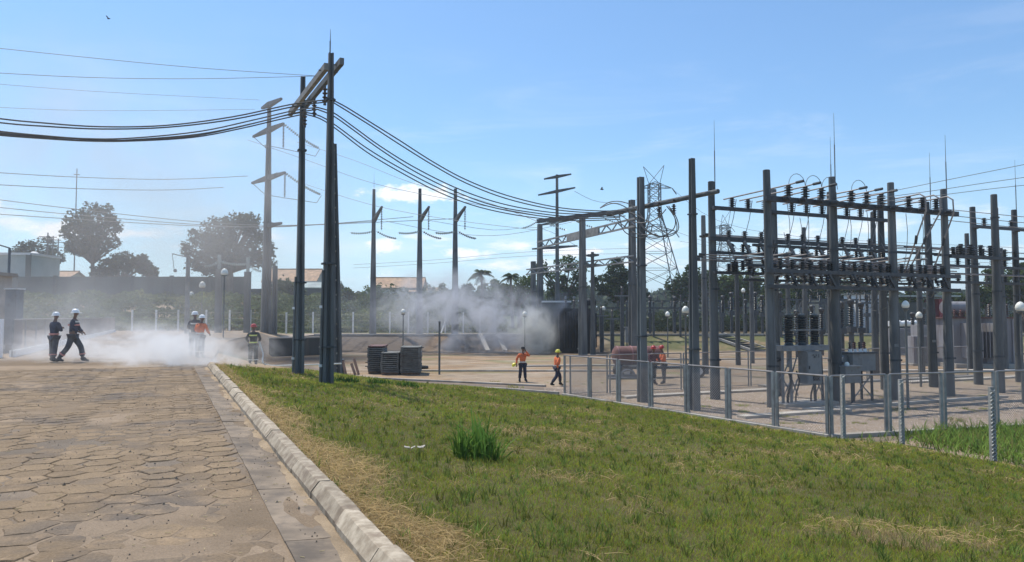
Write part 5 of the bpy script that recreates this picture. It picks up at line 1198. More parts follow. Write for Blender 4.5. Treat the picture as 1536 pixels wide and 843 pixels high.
for i, (u, Y, s) in enumerate(sorted(lst)):
    x = XZ(u, Y); lb = f'{ORD[i] if i < 20 else ["twenty first", "twenty second", "twenty third"][i-20]} instrument transformer at the back of the yard, counted from the burnt transformer'
    if it0 is None: it0 = itr(lb, 1.9, 1.5, .24); o = it0; o.location = (x, Y, GZ(x, Y)-.05); o.scale = (s,)*3
    else: o = dup(it0, (x, Y, GZ(x, Y)-.05), random.uniform(-.4, .4), lb, s)
for i, (u0, u1, Y, z) in enumerate(((1060, 1150, 84, 2.6), (1150, 1330, 78, 3.4), (1200, 1320, 70, 2.9), (900, 1060, 76, 2.5), (940, 1080, 90, 3.5))):
    p0, p1 = V3(XZ(u0, Y), Y, z), V3(XZ(u1, Y), Y, z); t = thing('equipment_gantry', ('low gantry over the instrument transformers on the terrace', 'long low gantry behind the bus yard', 'lower gantry before the white shed', 'low gantry right of the burnt transformer', 'far low gantry under the big dark tree')[i], 'gantry', p0); part('top_beam', MB().beam(p0, p1, .16, .16), M['steel_d'], t)
    for k in range(5):
        q = p0.lerp(p1, k/4); part('gantry_post', MB().beam(q-V3(0, 0, .09), V3(q.x, q.y, GZ(q.x, q.y)), .2, .2), M['steel_d'], t)
        for s in (-.9, 0, .9):
            if 0 < k < 4: part('post_insulator', MB().lathe(q+V3(s, 0, .09), shed_prof(.7, .13, 5), 8), M['porc_b'], t, smooth=True)
# terrace edge, stairs, chutes on the bank
mb = MB(); mb.beam((-20.2, 76.35, -.22), (9.0, 76.35, -.22), .45, .16); struct('platform_edge', mb, M['strip'])
mb = MB(); mb.beam((9.4, 76.4, -.2), (75, 76.4, -.2), .4, .18); struct('terrace_kerb', mb, M['strip'])
a, b = V3(20.7, 76.6, -.22), V3(24.3, 72.6, YZ); d = (b-a); w_ = Vector((.95, .3, 0))*1.15
t = thing('stairs', 'dark concrete stairs with pale stringers going down the grassy bank', 'stairs', b)
for s in (-1, 1): part('stringer', MB().beam(a+w_*s+V3(0, 0, .1), b+w_*s+V3(0, 0, .1), .2, .22), M['strip'], t)
for k in range(9):
    q = a.lerp(b, (k+.5)/9); part('tread', MB().frame(q+V3(0, 0, .05), w_.normalized(), Vector((-.3, .95, 0)), V3(0, 0, 1), 2.05, .46, .1), M['dark'], t)
for i, u in enumerate((720, 746)):
    p0, p1 = V3(XZ(u, 76), 76.2, -.1), V3(XZ(u+12, 72.8), 72.6, YZ+.05); solo('drain_chute', MB().beam(p0, p1, .42, .14), M['strip'], ('pale sloping strip on the burnt bank, nearer the line poles', 'pale sloping strip on the burnt bank, nearer the lamp post')[i], 'concrete strip', p1)
t = thing('retaining_wall', 'low sooty retaining wall behind the firefighter in the red helmet', 'wall', (-19.6, 62, YZ)); part('wall_face', MB().beam((-20.6, 63.5, -1.0), (-15.5, 67.4, -1.0), .35, 1.5), M['soot_w'], t); part('coping', MB().beam((-20.7, 63.5, -.2), (-15.4, 67.4, -.2), .5, .1), M['wall_b'], t)
t = thing('hydrant', 'small red hydrant at the foot of the burnt transformer', 'hydrant', (6.2, 67.3, YZ)); part('barrel', MB().lathe((6.2, 67.3, YZ), [(.16, 0), (.14, .1), (.14, .6), (.2, .65), (.12, .85), (.03, .95)], 10), M['rust'], t, smooth=True); part('outlet', MB().tube([(6.05, 67.1, YZ+.5), (5.9, 66.95, YZ+.5)], .07, 8), M['steel'], t, smooth=True)
# ------------------------------------------------------------------ vegetation
def leaf_cloud(centres, radii, n, size, base, seed, org, flat=.85, hollow=.35, gap=.5):
    """leaf-sized quads through several lobes; noise opens gaps and frays the outline"""
    g = np.random.default_rng(seed); C_ = np.array(centres); Rr = np.array(radii); vol = (Rr**2.3); pick = g.choice(len(C_), n, p=vol/vol.sum())
    d = g.normal(size=(n, 3)); d /= np.linalg.norm(d, axis=1)[:, None]
    rad = (hollow+(1-hollow)*g.random(n)**.55)
    lump = fbm(d[:, 0]*2.6+pick*7.3, d[:, 2]*2.6+d[:, 1]*2+pick*3.1, seed, 4)
    p = C_[pick]+d*(Rr[pick]*rad*(.46+1.05*lump))[:, None]*np.array((1, 1, flat))
    cl = fbm(p[:, 0]/Rr.mean()*2.4+seed, p[:, 2]/Rr.mean()*2.4+p[:, 1]/Rr.mean(), seed+5, 3)
    cl2 = fbm(p[:, 0]/Rr.mean()*6+seed, p[:, 2]/Rr.mean()*6+p[:, 1]/Rr.mean()*3, seed+9, 2); k = cl*.62+cl2*.38 > gap-.14*g.random(n)-.02; hol = fbm(p[:, 0]/Rr.max()*2.3+seed*.7, p[:, 2]/Rr.max()*2.3+p[:, 1]/Rr.max()*.35, seed+31, 3); k &= hol > .40-.10*(rad < .6); p, pick, cl = p[k], pick[k], cl[k]; n = len(p)
    a = g.normal(size=(n, 3)); a[:, 2] *= .6; a /= np.linalg.norm(a, axis=1)[:, None]; b = np.cross(a, g.normal(size=(n, 3))); b /= np.linalg.norm(b, axis=1)[:, None]
    s = size*(.6+.8*g.random(n)); a, b = a*s[:, None], b*(s*.55)[:, None]; o = np.array(org)
    V = np.stack([p-a*.5, p+b*.5, p+a*.5, p-b*.5], 1)-o; F_ = np.arange(n*4).reshape(n, 4)
    col = np.array(base)*(.5+.95*cl+.35*(g.random(n)-.5))[:, None]; col = col+np.where((g.random(n) < .12)[:, None], np.array((.03, .03, .0)), 0)
    return V.reshape(-1, 3), F_, np.repeat(np.concatenate([np.clip(col, .008, .3), np.ones((n, 1))], 1), 4, 0)
def tree(label, Y, lobes, n, base=(.045, .07, .022), trunk_u=None, group=None, name='broadleaf_tree', gap=.46, size=None, tr=.35, cat='tree', flat=.85):
    sub_ = random.Random(int(Y*7+lobes[0][0])); main_ = len(lobes)
    for u, v, r in list(lobes):
        for _ in range(4):
            a_ = sub_.uniform(0, 6.28); lobes = lobes+[(u+r*.82*math.cos(a_), v-r*.82*math.sin(a_)*(1 if math.sin(a_) > 0 else .6), r*sub_.uniform(.26, .46))]
    cs = [P(u, v, Y+random.uniform(-.5, .5)*r*Y/F) for u, v, r in lobes]; rs = [r*Y/F for _, _, r in lobes]
    tu = trunk_u or sum(l[0] for l in lobes)/len(lobes); x = XZ(tu, Y); z = GZ(x, Y); t = thing(name, label, cat, (x, Y, z), group)
    m = MB(); top = sum(cs, Vector())/len(cs); fork = V3(x, Y, z).lerp(V3(x+(top.x-x)*.5, Y, top.z), .55)
    m.tube([V3(x, Y, z-.3), V3(x, Y, z).lerp(fork, .5)+V3(.1, 0, 0), fork], [tr*1.25, tr, tr*.85], 8)
    for c_, r in zip(cs, rs):
        e = c_+Vector((0, 0, -.15*r)); mid = fork.lerp(e, .5)+V3(random.uniform(-.3, .3), 0, .25*r); m.tube([fork-V3(0, 0, .3), mid, e], [tr*.55, tr*.35, tr*.12], 6)
        for _ in range(3 if r > 1.2 else 1):
            q = e+Vector((random.uniform(-1, 1), random.uniform(-1, 1), random.uniform(-.2, .8)))*r*.7; m.tube([mid.lerp(e, .6), q], [tr*.2, tr*.05], 4)
    part('trunk', m, M['bark'], t, smooth=True)
    V, F_, c_ = leaf_cloud([tuple(q) for q in cs], rs, n, size or max(.28, Y*.0042), base, int(tu*7+Y) % 1000, (x, Y, z), flat, gap=gap)
    np_mesh('crown', V, F_, M['leaf'], False, c_, parent=t); return t
DG = (.040, .068, .018); MG = (.065, .10, .024); LG = (.095, .14, .035)
tree('tall round crowned tree standing alone on the road side, beyond the wall', 124, [(118, 333, 22), (150, 330, 24), (132, 352, 25), (168, 340, 15), (106, 350, 15), (136, 316, 15), (172, 364, 12), (118, 372, 18), (150, 368, 16)], 11000, (.030, .05, .017), 138, gap=.5)
tree('broad low tree behind the pale green building', 165, [(40, 380, 20), (62, 374, 22), (84, 384, 14)], 3000, (.045, .06, .03), 60)
tree('leaning bush with grey leaves at the foot of the tall round tree', 121, [(160, 400, 18), (185, 392, 18), (205, 396, 17), (150, 412, 14)], 8000, (.032, .052, .018), 180, gap=.5)
tree('small dark bush where the wall ends', 121, [(218, 403, 13), (230, 410, 9)], 1800, DG, 222)
tree('wide mango tree behind the tall transmission pole', 117, [(298, 372, 26), (328, 352, 27), (362, 342, 28), (392, 372, 24), (345, 385, 38), (308, 395, 24), (402, 392, 13), (378, 330, 14), (290, 398, 14)], 17000, (.032, .055, .018), 345, tr=.6, gap=.5)
tree('ragged bush under the mango tree by the orange roof', 114, [(425, 428, 16), (445, 436, 14), (408, 440, 16)], 2600, MG, 425)
for i, (u, v, r, lb) in enumerate(((520, 455, 20, 'bushy shrub on the green bank right behind the step hole pole'), (560, 448, 24, 'bushy shrub behind the first slim line pole'), (600, 452, 26, 'bushy shrub between first and second slim line pole'), (650, 448, 27, 'bushy shrub behind the middle slim line pole'), (697, 452, 26, 'bushy shrub behind the third slim line pole'), (735, 448, 22, 'bushy shrub below the first palm'))):
    tree(lb, 108+i*.7, [(u, v, r), (u+r*.8, v+8, r*.7), (u-r*.7, v+9, r*.7)], 3800, LG if i % 2 else MG, u, 'shrubs on the bank', 'bush', tr=.15, cat='bush', gap=.44)
tree('pale small tree between the palm and the gantry', 108, [(790, 428, 18), (775, 438, 14), (748, 436, 16)], 3500, LG, 780)
tree('airy thin tree behind the tall four armed pole', 112, [(815, 402, 14), (848, 398, 17), (868, 408, 18), (832, 420, 18), (860, 430, 18), (845, 445, 22)], 5200, MG, 845, gap=.52)
tree('big dark tree right of the short cutout pole', 106, [(905, 425, 18), (925, 408, 19), (945, 420, 20), (925, 435, 26), (952, 442, 18)], 7500, DG, 926, gap=.42)
tree('dark tree behind the foot of the lattice pylon', 112, [(1015, 430, 20), (1040, 415, 17), (1060, 425, 18), (1030, 445, 22)], 6000, DG, 1035)
tree('sunlit tree behind the first back row pole', 110, [(1085, 430, 20), (1112, 418, 22), (1138, 428, 18), (1100, 446, 22)], 6500, LG, 1110)
for i, (u, v, r) in enumerate(((1165, 440, 20), (1200, 434, 22), (1240, 436, 22), (1280, 432, 20), (1318, 440, 18))):
    tree(f'{ORD[i]} dark tree in the row behind the circuit breaker, counted from the cable portal', 104+i, [(u, v, r), (u+r*.7, v+10, r*.8), (u-r*.6, v+8, r*.75)], 4200, DG if i % 2 else MG, u, 'trees behind the breaker')
tree('light green round tree beside the red wall', 98, [(1367, 449, 15), (1380, 456, 11), (1354, 456, 11)], 2800, LG, 1367)
tree('dark bush between the red wall and the stained transformer', 92, [(1437, 452, 14), (1450, 458, 10), (1424, 460, 9)], 2200, MG, 1437, cat='bush')
tree('bright tree behind the fourth back row pole', 90, [(1478, 432, 20), (1492, 415, 17), (1470, 450, 18)], 4200, LG, 1480)
tree('bright tree at the far end of the yard behind the last poles', 92, [(1520, 425, 24), (1545, 415, 24), (1510, 445, 20), (1570, 430, 28)], 6500, MG, 1535)
def palm(label, u, v, Y, r, nf, seed):
    rr = random.Random(seed); top = P(u, v, Y); x = XZ(u, Y); z = GZ(x, Y); t = thing('palm_tree', label, 'palm', (x, Y, z), 'palms'); L = r*Y/F
    part('trunk', MB().tube([(x+.3, Y, z-.2), (x+.15, Y, z+(top.z-z)*.5), top], [.26, .2, .15], 8), M['bark'], t, smooth=True)
    for k in range(nf):
        a = k/nf*6.28+rr.uniform(-.2, .2); e = rr.uniform(-.15, 1.0); dx_, dy_ = math.cos(a), math.sin(a); m = MB(); pts = []
        for i in range(7): q = i/6; pts.append(top+V3(dx_*L*q*math.cos(e), dy_*L*q*math.cos(e), L*(math.sin(e)*q*1.1-.55*q*q)))
        m.tube(pts, [.05, .045, .04, .03, .025, .02, .01], 4); vs, fs = [], []
        for i in range(14):
            q = .12+.88*i/13; j = min(5, int(q*6)); f = q*6-j; b = pts[j].lerp(pts[j+1], f); T = (pts[j+1]-pts[j]).normalized(); sd = T.cross(V3(0, 0, 1)).normalized(); ll = L*.42*(1-.6*abs(q-.45))
            for s in (-1, 1):
                tip = b+sd*(s*ll*.75)+T*(ll*.45)-V3(0, 0, ll*.45); o = len(vs); vs += [b-T*.07, b+T*.07, tip]; fs.append((o, o+1, o+2))
        m.add(vs, fs); me = m.mesh('frond', (x, Y, z), False, M['leaf']); cc = np.tile(np.append(np.array((.055, .085, .03))*rr.uniform(.6, 1.3), 1), (len(me.vertices), 1)); at = me.color_attributes.new('tint', 'FLOAT_COLOR', 'POINT'); at.data.foreach_set('color', cc.astype(np.float32).ravel()); link('frond', me, t)
palm('taller coconut palm rising above the smoke beyond the line poles', 722, 412, 104, 20, 20, 1)
palm('shorter coconut palm rising above the smoke near the gantry', 766, 416, 106, 17, 20, 2)
# undergrowth on the bank beyond the yard: nobody could count it
g = np.random.default_rng(11); N = 90000; yy = 86+32*g.random(N); uu = g.uniform(-40, 760, N); xx = (uu-768)/F*yy
cl = fbm(xx*.35, yy*.35, 71); k = cl+.25*g.random(N) > .42; xx, yy, cl = xx[k], yy[k], cl[k]; n = len(xx); zz = terrain(xx, yy)+(.1+1.5*np.maximum(0, cl-.32)*1.6)*g.random(n)**.6
a = g.normal(size=(n, 3)); a /= np.linalg.norm(a, axis=1)[:, None]; b = np.cross(a, g.normal(size=(n, 3))); b /= np.linalg.norm(b, axis=1)[:, None]; s = .42*(.5+g.random(n)); p = np.stack([xx, yy, zz], 1)
V = np.stack([p-a*(s*.5)[:, None], p+b*(s*.3)[:, None], p+a*(s*.5)[:, None], p-b*(s*.3)[:, None]], 1).reshape(-1, 3)
q = fbm(xx*.12, yy*.2, 73)[:, None]; col = np.array((.12, .155, .05))*(.5+.9*cl)[:, None]*(1-q*.2)+np.array((.10, .08, .03))*sst(.5, .7, q); col = np.clip(col*(.7+.6*g.random((n, 1))), .01, .3)
np_mesh('undergrowth', V, np.arange(n*4).reshape(n, 4), M['leaf'], False, np.repeat(np.concatenate([col, np.ones((n, 1))], 1), 4, 0), kind='stuff')
# dark scrub behind the terrace on the substation side
g = np.random.default_rng(12); N = 60000; yy = 93+22*g.random(N); uu = g.uniform(800, 1640, N); xx = (uu-768)/F*yy
cl = fbm(xx*.22, yy*.3, 171); k = cl+.2*g.random(N) > .5; xx, yy, cl = xx[k], yy[k], cl[k]; n = len(xx); zz = terrain(xx, yy)+(.2+6.5*np.maximum(0, cl-.38))*g.random(n)**.7
a = g.normal(size=(n, 3)); a /= np.linalg.norm(a, axis=1)[:, None]; b = np.cross(a, g.normal(size=(n, 3))); b /= np.linalg.norm(b, axis=1)[:, None]; s = .5*(.5+g.random(n)); p = np.stack([xx, yy, zz], 1)
V = np.stack([p-a*(s*.5)[:, None], p+b*(s*.3)[:, None], p+a*(s*.5)[:, None], p-b*(s*.3)[:, None]], 1).reshape(-1, 3); col = np.array((.05, .07, .028))*(.35+1.0*cl)[:, None]*(.7+.6*g.random((n, 1)))
np_mesh('undergrowth', V, np.arange(n*4).reshape(n, 4), M['leaf'], False, np.repeat(np.concatenate([col, np.ones((n, 1))], 1), 4, 0), kind='stuff')
# far hazy treeline closing the horizon
g = np.random.default_rng(13); N = 26000; uu = g.uniform(-150, 1700, N); yy = g.uniform(230, 300, N); xx = (uu-768)/F*yy; hh = 5+9*fbm(xx*.03, yy*0, 75)
zz = 1.2+hh*g.random(N)**.7; p = np.stack([xx, yy, zz], 1); a = g.normal(size=(N, 3)); a /= np.linalg.norm(a, axis=1)[:, None]; b = np.cross(a, g.normal(size=(N, 3))); b /= np.linalg.norm(b, axis=1)[:, None]; s = 2.2*(.5+g.random(N))
V = np.stack([p-a*(s*.5)[:, None], p+b*(s*.35)[:, None], p+a*(s*.5)[:, None], p-b*(s*.35)[:, None]], 1).reshape(-1, 3); col = np.array((.05, .072, .032))*(.6+.8*g.random((N, 1)))
np_mesh('far_woods', V, np.arange(N*4).reshape(N, 4), M['leaf'], False, np.repeat(np.concatenate([col, np.ones((N, 1))], 1), 4, 0), kind='stuff')

# ------------------------------------------------------------------ buildings
def gable(mb, c, sx, sy, h, rise, over=.4, th=.18):     # two sloping roof slabs, ridge along x
    for s in (-1, 1):
        a = V3(c[0], c[1]+s*(sy/2+over), c[2]+h-over*rise/(sy/2)); b = V3(c[0], c[1], c[2]+h+rise); mb.frame((a+b)/2, Vector((1, 0, 0)), (b-a).normalized(), Vector((1, 0, 0)).cross((b-a).normalized()), sx+2*over, (b-a).length, th)
def house(label, u, Y, w_, d_, h, rise, zb_, wallm, roofm, wins=2):
    c = V3(XZ(u, Y), Y, zb_); t = thing('house', label, 'house', c); m = MB(); m.box(c+V3(0, 0, h/2-1), w_, d_, h+2)
    m.add([c+V3(sx*w_/2, -d_/2, h) for sx in (-1,)]+[c+V3(-w_/2, d_/2, h), c+V3(-w_/2, 0, h+rise), c+V3(w_/2, -d_/2, h), c+V3(w_/2, d_/2, h), c+V3(w_/2, 0, h+rise)], [(0, 2, 1), (3, 4, 5)])
    part('wall', m, M[wallm], t); r = MB(); gable(r, c+V3(0, 0, .06), w_, d_, h, rise); part('roof', r, M[roofm], t); part('ridge', MB().tube([c+V3(-w_/2-.4, 0, h+rise+.16), c+V3(w_/2+.4, 0, h+rise+.16)], .16, 6), M[roofm], t, smooth=True)
    for i in range(wins):
        x = (i-(wins-1)/2)*w_/max(wins, 1)*.8; f = part('window', MB().box(c+V3(x, -d_/2-.03, h*.62), 1.5, .1, 1.2), M['white'], t); ORG[f.name] = c; part('pane', MB().box(c+V3(x, -d_/2-.09, h*.62), 1.25, .04, .95), M['glassw'], f)
    return t
house('house with orange tiled roof behind the roadside portal', 443, 142, 9.5, 8, 4.2, 2.3, 4.0, 'wall_c', 'tile')
house('low shed with pale lean roof right of the orange roof', 482, 136, 6.5, 6, 2.8, 1.0, 4.0, 'wall_d', 'wall_g', 1)
house('house with a broad faded tile roof between the slim line poles', 600, 150, 9.5, 9, 3.9, 2.0, 3.4, 'wall_c', 'tile', 3)
house('lower annex with flat tile roof beside the broad faded roof', 640, 147, 5.5, 6, 3.0, .7, 3.4, 'wall_b', 'tile', 1)
house('small cream house with sunlit wall below the tall round tree', 92, 134, 5.5, 5, 4.4, 1.0, 4.2, 'wall_c', 'tile')
Yb = 122; c = V3(XZ(22, Yb), Yb, 4); t = thing('warehouse', 'long pale green warehouse with flat roof above the wall', 'building', c); part('wall', MB().box(c+V3(0, 0, 3.2), 9.6, 8, 8.6), M['wall_g'], t); part('parapet', MB().box(c+V3(0, 0, 7.6), 10, 8.4, .35), M['white'], t); part('corner_pilaster', MB().box(c+V3(4.7, -4.05, 3.2), .8, .2, 8.6), M['wall_d'], t); part('roof_vent', MB().lathe(c+V3(3.0, 0, 7.7), [(.6, 0), (.7, .3), (.3, .6)], 8), M['white'], t)
t = thing('boundary_wall', 'long dark rendered wall above the green bank, beyond the road', 'wall', (-60, 117, 4))
for i in range(9):
    x0, x1 = -84+i*6.1, -84+(i+1)*6.1-.06; z0 = 3.2; hw = 4.7 if i < 7 else 2.8; part('wall_panel', MB().box(((x0+x1)/2, 117+.02*(i % 2), z0+hw/2), x1-x0, .3, hw), M['wall_d'], t); part('wall_pillar', MB().box((x1+.03, 117, z0+hw/2+.05), .45, .5, hw+.25), M['wall_d'], t)
c = V3(-26.55, 33.2, 0); t = thing('gatehouse', 'brown rendered gatehouse at the road side end of the white plinth fence', 'building', c); part('wall', MB().box(c+V3(0, 0, 1.75), 5.8, 4, 3.5), M['wall_b'], t); part('roof_slab', MB().box(c+V3(0, 0, 3.58), 6.1, 4.3, .16), M['wall_b'], t); part('base_band', MB().box(c+V3(0, 0, .5), 5.86, 4.06, 1.0), M['wall_c'], t)
c = V3(-22.65, 33.9, 0); t = thing('meter_cabinet', 'pale grey cabinet standing against the brown gatehouse', 'cabinet', c); part('enclosure', MB().box(c+V3(0, 0, 1.6), .5, .5, 2.5), M['cab'], t); part('cap', MB().box(c+V3(0, 0, 2.88), .6, .6, .06), M['white'], t); part('stand', MB().box(c+V3(0, 0, .18), .42, .42, .4), M['dark'], t)
c = V3(XZ(1292, 88), 88, -.3); t = thing('shed', 'white walled shed seen behind the voltage regulator', 'building', c); part('wall', MB().box(c+V3(.3, 0, 2.2), 3.4, 3, 4.6), M['white'], t); part('roof', MB().box(c+V3(.3, 0, 4.6), 3.9, 3.5, .2), M['wall_d'], t); part('grey_annex', MB().box(c+V3(-3.4, .6, 1.9), 4.0, 3, 4.0), M['wall_d'], t); part('door', MB().box(c+V3(1.2, -1.53, 1.2), .9, .06, 2.1), M['cab'], t)
c = V3(XZ(1404, 84), 84, -.3); t = thing('red_building', 'red painted building seen between the bus poles', 'building', c); part('wall', MB().box(c+V3(0, 0, 1.6), 1.0, 3, 4.6), M['redwall'], t); part('side_wall', MB().box(c+V3(-3.2, .5, 1.4), 4.6, 3, 4.2), M['wall_d'], t); part('roof', MB().box(c+V3(-1.6, .3, 4.2), 6.8, 4, .16), M['wall_g'], t)
for i, (x, Y) in enumerate(((-3.2, 0), (-2.2, 0), (-1.2, 0))):
    p = V3(XZ(1345+i*12, 76), 76.6, .9); solo('white_pipe', MB().tube([p-V3(.6, 0, 0), p, p+V3(.6, 0, .1)], .28, 10), M['white'], f'{ORD[i]} white pipe end on the terrace under the red building', 'pipe', p, smooth=True)
# poles and masts beyond the road
def tpole(label, u, vt, Y, b, arms=(), name='utility_pole', matr='concrete', cat='pole'):
    x = XZ(u, Y); z = GZ(x, Y); zt_ = P(u, vt, Y).z; t = thing(name, label, cat, (x, Y, z)); part('shaft', MB().tube([(x, Y, z-.3), (x, Y, zt_)], [b/2, b*.3], 8), M[matr], t, smooth=True)
    for dz_, L in arms: part('crossarm', MB().beam((x-L, Y-L*.4, zt_-dz_), (x+L, Y+L*.4, zt_-dz_), .14, .14), M['bark'], t)
    return t
for i, (u, v, Y) in enumerate(((69, 349, 138), (77, 354, 150), (85, 358, 165))): tpole(f'{ORD[i]} small utility pole with crossarm left of the tall round tree', u, v, Y, .4, ((.8, 1.3), (1.9, .9)))
tpole('slender antenna mast above the tall round tree', 110, 253, 150, .3, ((1.2, .5),), 'antenna_mast', 'steel', 'mast')
x, Y = XZ(281, 70), 70; zt_ = P(281, 383, Y).z; t = thing('street_light', 'grey street light with drooping broken arm near the mango tree', 'street light', (x, Y, 0)); part('post', MB().tube([(x, Y, -.2), (x, Y, zt_)], [.24, .17], 10), M['concrete2'], t, smooth=True)
part('arm', MB().tube([V3(x, Y, zt_-.2), V3(x-1.5, Y, zt_+.15)], .05, 6), M['steel'], t); part('hanging_rod', MB().tube([V3(x-1.5, Y, zt_+.15), V3(x-1.3, Y, zt_-1.4)], .03, 5), M['steel'], t); part('lamp_head', MB().lathe(V3(x-1.2, Y, zt_-1.6), [(.05, 0), (.2, .1), (.1, .3)], 8), M['cab'], t, smooth=True)
x, Y = XZ(12, 36), 36; t = thing('street_light', 'grey lamp arm rising behind the brown gatehouse', 'street light', (x, Y, 0)); zt_ = P(12, 372, Y).z; part('post', MB().tube([(x, Y, 0), (x, Y, zt_)], .06, 8), M['steel'], t, smooth=True); part('arm', MB().tube([V3(x, Y, zt_), V3(x-1.2, Y, zt_+.35)], .035, 6), M['steel'], t, smooth=True)
tops = []
for i, (u, v) in enumerate(((328, 386), (371, 390))):
    x, Y = XZ(u, 76), 76; zt_ = P(u, v, Y).z; t = thing('strain_pole', ('short strain pole with ribbed top before the mango tree', 'short strain pole with ribbed top tight beside the transmission pole')[i], 'pole', (x, Y, 0)); part('shaft', MB().box((x, Y, (zt_-1.2)/2-.1), .55, .55, zt_-1.0), M['concrete'], t); part('ribbed_insulator', MB().lathe((x, Y, zt_-1.25), shed_prof(1.5, .24, 9, .6), 10), M['glass'], t, smooth=True); tops.append(V3(x, Y, zt_-.4))
for i, (a, b) in enumerate(((V3(XZ(305, 76), 76, tops[0].z-.5), tops[0]), (tops[0], tops[1]), (tops[1], V3(XZ(392, 77), 77, tops[1].z-.7)))):
    m = MB(); strain_string(m, a, b, (8, 14, 8)[i], .16, .18); solo('insulator_string', m, M['glass'], ('short glass insulator string hanging on the far side of the first strain pole', 'long glass insulator string between the two strain poles', 'glass insulator string from the second strain pole to the transmission pole')[i], 'insulator', a, 'glass insulator strings', True)

# ------------------------------------------------------------------ people
def skin_mesh(name, V, E, mats, sub=1, root=0):
    me = bpy.data.meshes.new(name); me.from_pydata([v[:3] for v in V], E, []); o = bpy.data.objects.new('tmp', me); COL.objects.link(o)
    sm = o.modifiers.new('s', 'SKIN'); sm.use_smooth_shade = True; sm.branch_smoothing = .3
    for i, d in enumerate(me.skin_vertices[0].data): r = V[i][3]; d.radius = r if isinstance(r, tuple) else (r, r); d.use_root = i == root
    ss = o.modifiers.new('u', 'SUBSURF'); ss.levels = sub; ss.render_levels = sub
    dg = bpy.context.evaluated_depsgraph_get(); r = bpy.data.meshes.new_from_object(o.evaluated_get(dg)); bpy.data.objects.remove(o); r.name = name
    r.materials.clear(); r.materials.append(mats); return r
def person(label, loc, rz, top, legs, helm, arms, feet, lean=(0, 0), head=(0, 0), bands=(), s=1.0, vest=None, cap=False, glove=None, shin=True, boots='boot', group='workers at the substation'):
    """arms: ((elbow), (hand)) for left and right; feet: (knee, ankle) for left and right; local frame, facing +Y"""
    t = thing('person', label, 'person', (0, 0, 0), group); ORG[t.name] = Vector((0, 0, 0)); lx, ly = lean
    pel = (lx*.1, ly*.1, .95); wai = (lx*.5, ly*.5, 1.12); che = (lx*.85, ly*.85, 1.31); nb = (lx, ly, 1.45); hx, hy = lx+head[0], ly+head[1]
    V = [(*pel, .125), (*wai, .12), (*che, .135), (*nb, .055), (hx*.6+lx*.4, hy*.6+ly*.4, 1.53, .05), (hx, hy+.012, 1.585, .068), (hx, hy, 1.65, .085), (hx, hy-.005, 1.71, .07), (hx, hy+.10, 1.615, .014), (hx-.085, hy, 1.63, .016), (hx+.085, hy, 1.63, .016)]
    E = [(0, 1), (1, 2), (2, 3), (3, 4), (4, 5), (5, 6), (6, 7), (6, 8), (6, 9), (6, 10)]; hands = []
    for sgn, (el, ha) in zip((-1, 1), arms):
        sh = Vector((lx+sgn*.185, ly, 1.395)); el, ha = Vector(el), Vector(ha); d = (ha-el).normalized(); i0 = len(V)
        V += [(*sh, .058), (*el, .043), (*(ha-d*.02), .03), (*(ha+d*.045), .034)]; E += [(2, i0), (i0, i0+1), (i0+1, i0+2), (i0+2, i0+3)]
        sd = d.cross(Vector((0, 1, .2))).normalized(); nn = d.cross(sd)
        for k, (o_, L) in enumerate(((-.026, .055), (-.009, .068), (.009, .063), (.025, .048))):
            b = ha+d*.085+sd*o_; j = len(V); V += [(*b, .0095), (*(b+d*L*.55+nn*.012), .0085), (*(b+d*L*.85+nn*.035), .0075)]; E += [(i0+3, j), (j, j+1), (j+1, j+2)]
        b = ha+d*.04-sd*.045*sgn; j = len(V); V += [(*b, .011), (*(b+d*.04-sd*.018*sgn), .009)]; E += [(i0+3, j), (j, j+1)]; hands.append(ha+d*.06)
    for sgn, (kn_, an) in zip((-1, 1), feet):
        i0 = len(V); kn_, an = Vector(kn_), Vector(an); V += [(sgn*.095+pel[0], pel[1], .88, .095), (*kn_, .062), (*an, .042), (an.x, an.y+.13, max(.035, an.z-.06), .036)]; E += [(0, i0), (i0, i0+1), (i0+1, i0+2), (i0+2, i0+3)]
    link('body', skin_mesh('body', V, E, M['skin']), t)
    # jacket with sleeves
    V = [(*Vector(pel)+Vector((0, 0, .0)), .152), (*wai, .150), (*che, .165), (nb[0], nb[1], 1.425, .09)]; E = [(0, 1), (1, 2), (2, 3)]
    for sgn, (el, ha) in zip((-1, 1), arms):
        i0 = len(V); el, ha = Vector(el), Vector(ha); V += [(lx+sgn*.185, ly, 1.385, .082), (*el, .064), (*(el.lerp(ha, .93)), .05)]; E += [(2, i0), (i0, i0+1), (i0+1, i0+2)]
    jk = link('jacket', skin_mesh('jacket', V, E, M[top], 1, 1), t)
    V = [(*pel, .142)]; E = []
    for sgn, (kn_, an) in zip((-1, 1), feet):
        i0 = len(V); kn_, an = Vector(kn_), Vector(an); V += [(sgn*.10+pel[0], pel[1], .85, .118), (*kn_, .096), (*(kn_.lerp(an, .86)), .088)]; E += [(0, i0), (i0, i0+1), (i0+1, i0+2)]
    link('trousers', skin_mesh('trousers', V, E, M[legs]), t)
    for sgn, (kn_, an) in zip((-1, 1), feet):
        kn_, an = Vector(kn_), Vector(an); b = kn_.lerp(an, .72); V = [(*b, .068), (*an, .062), (an.x+sgn*.01, an.y+.10, an.z-.035, .05), (an.x+sgn*.02, an.y+.19, max(.035, an.z-.055), .038), (an.x, an.y-.05, max(.04, an.z-.045), .045)]
        link('boot', skin_mesh('boot', V, [(0, 1), (1, 2), (2, 3), (1, 4)], M[boots]), t)
        if shin:
            q0, q1 = kn_.lerp(an, .52), kn_.lerp(an, .62); m = MB(); m.tube([q0, q1], .102, 12, False); part('trouser_band', m, M[shin if isinstance(shin, str) else 'reflect'], t, smooth=True)
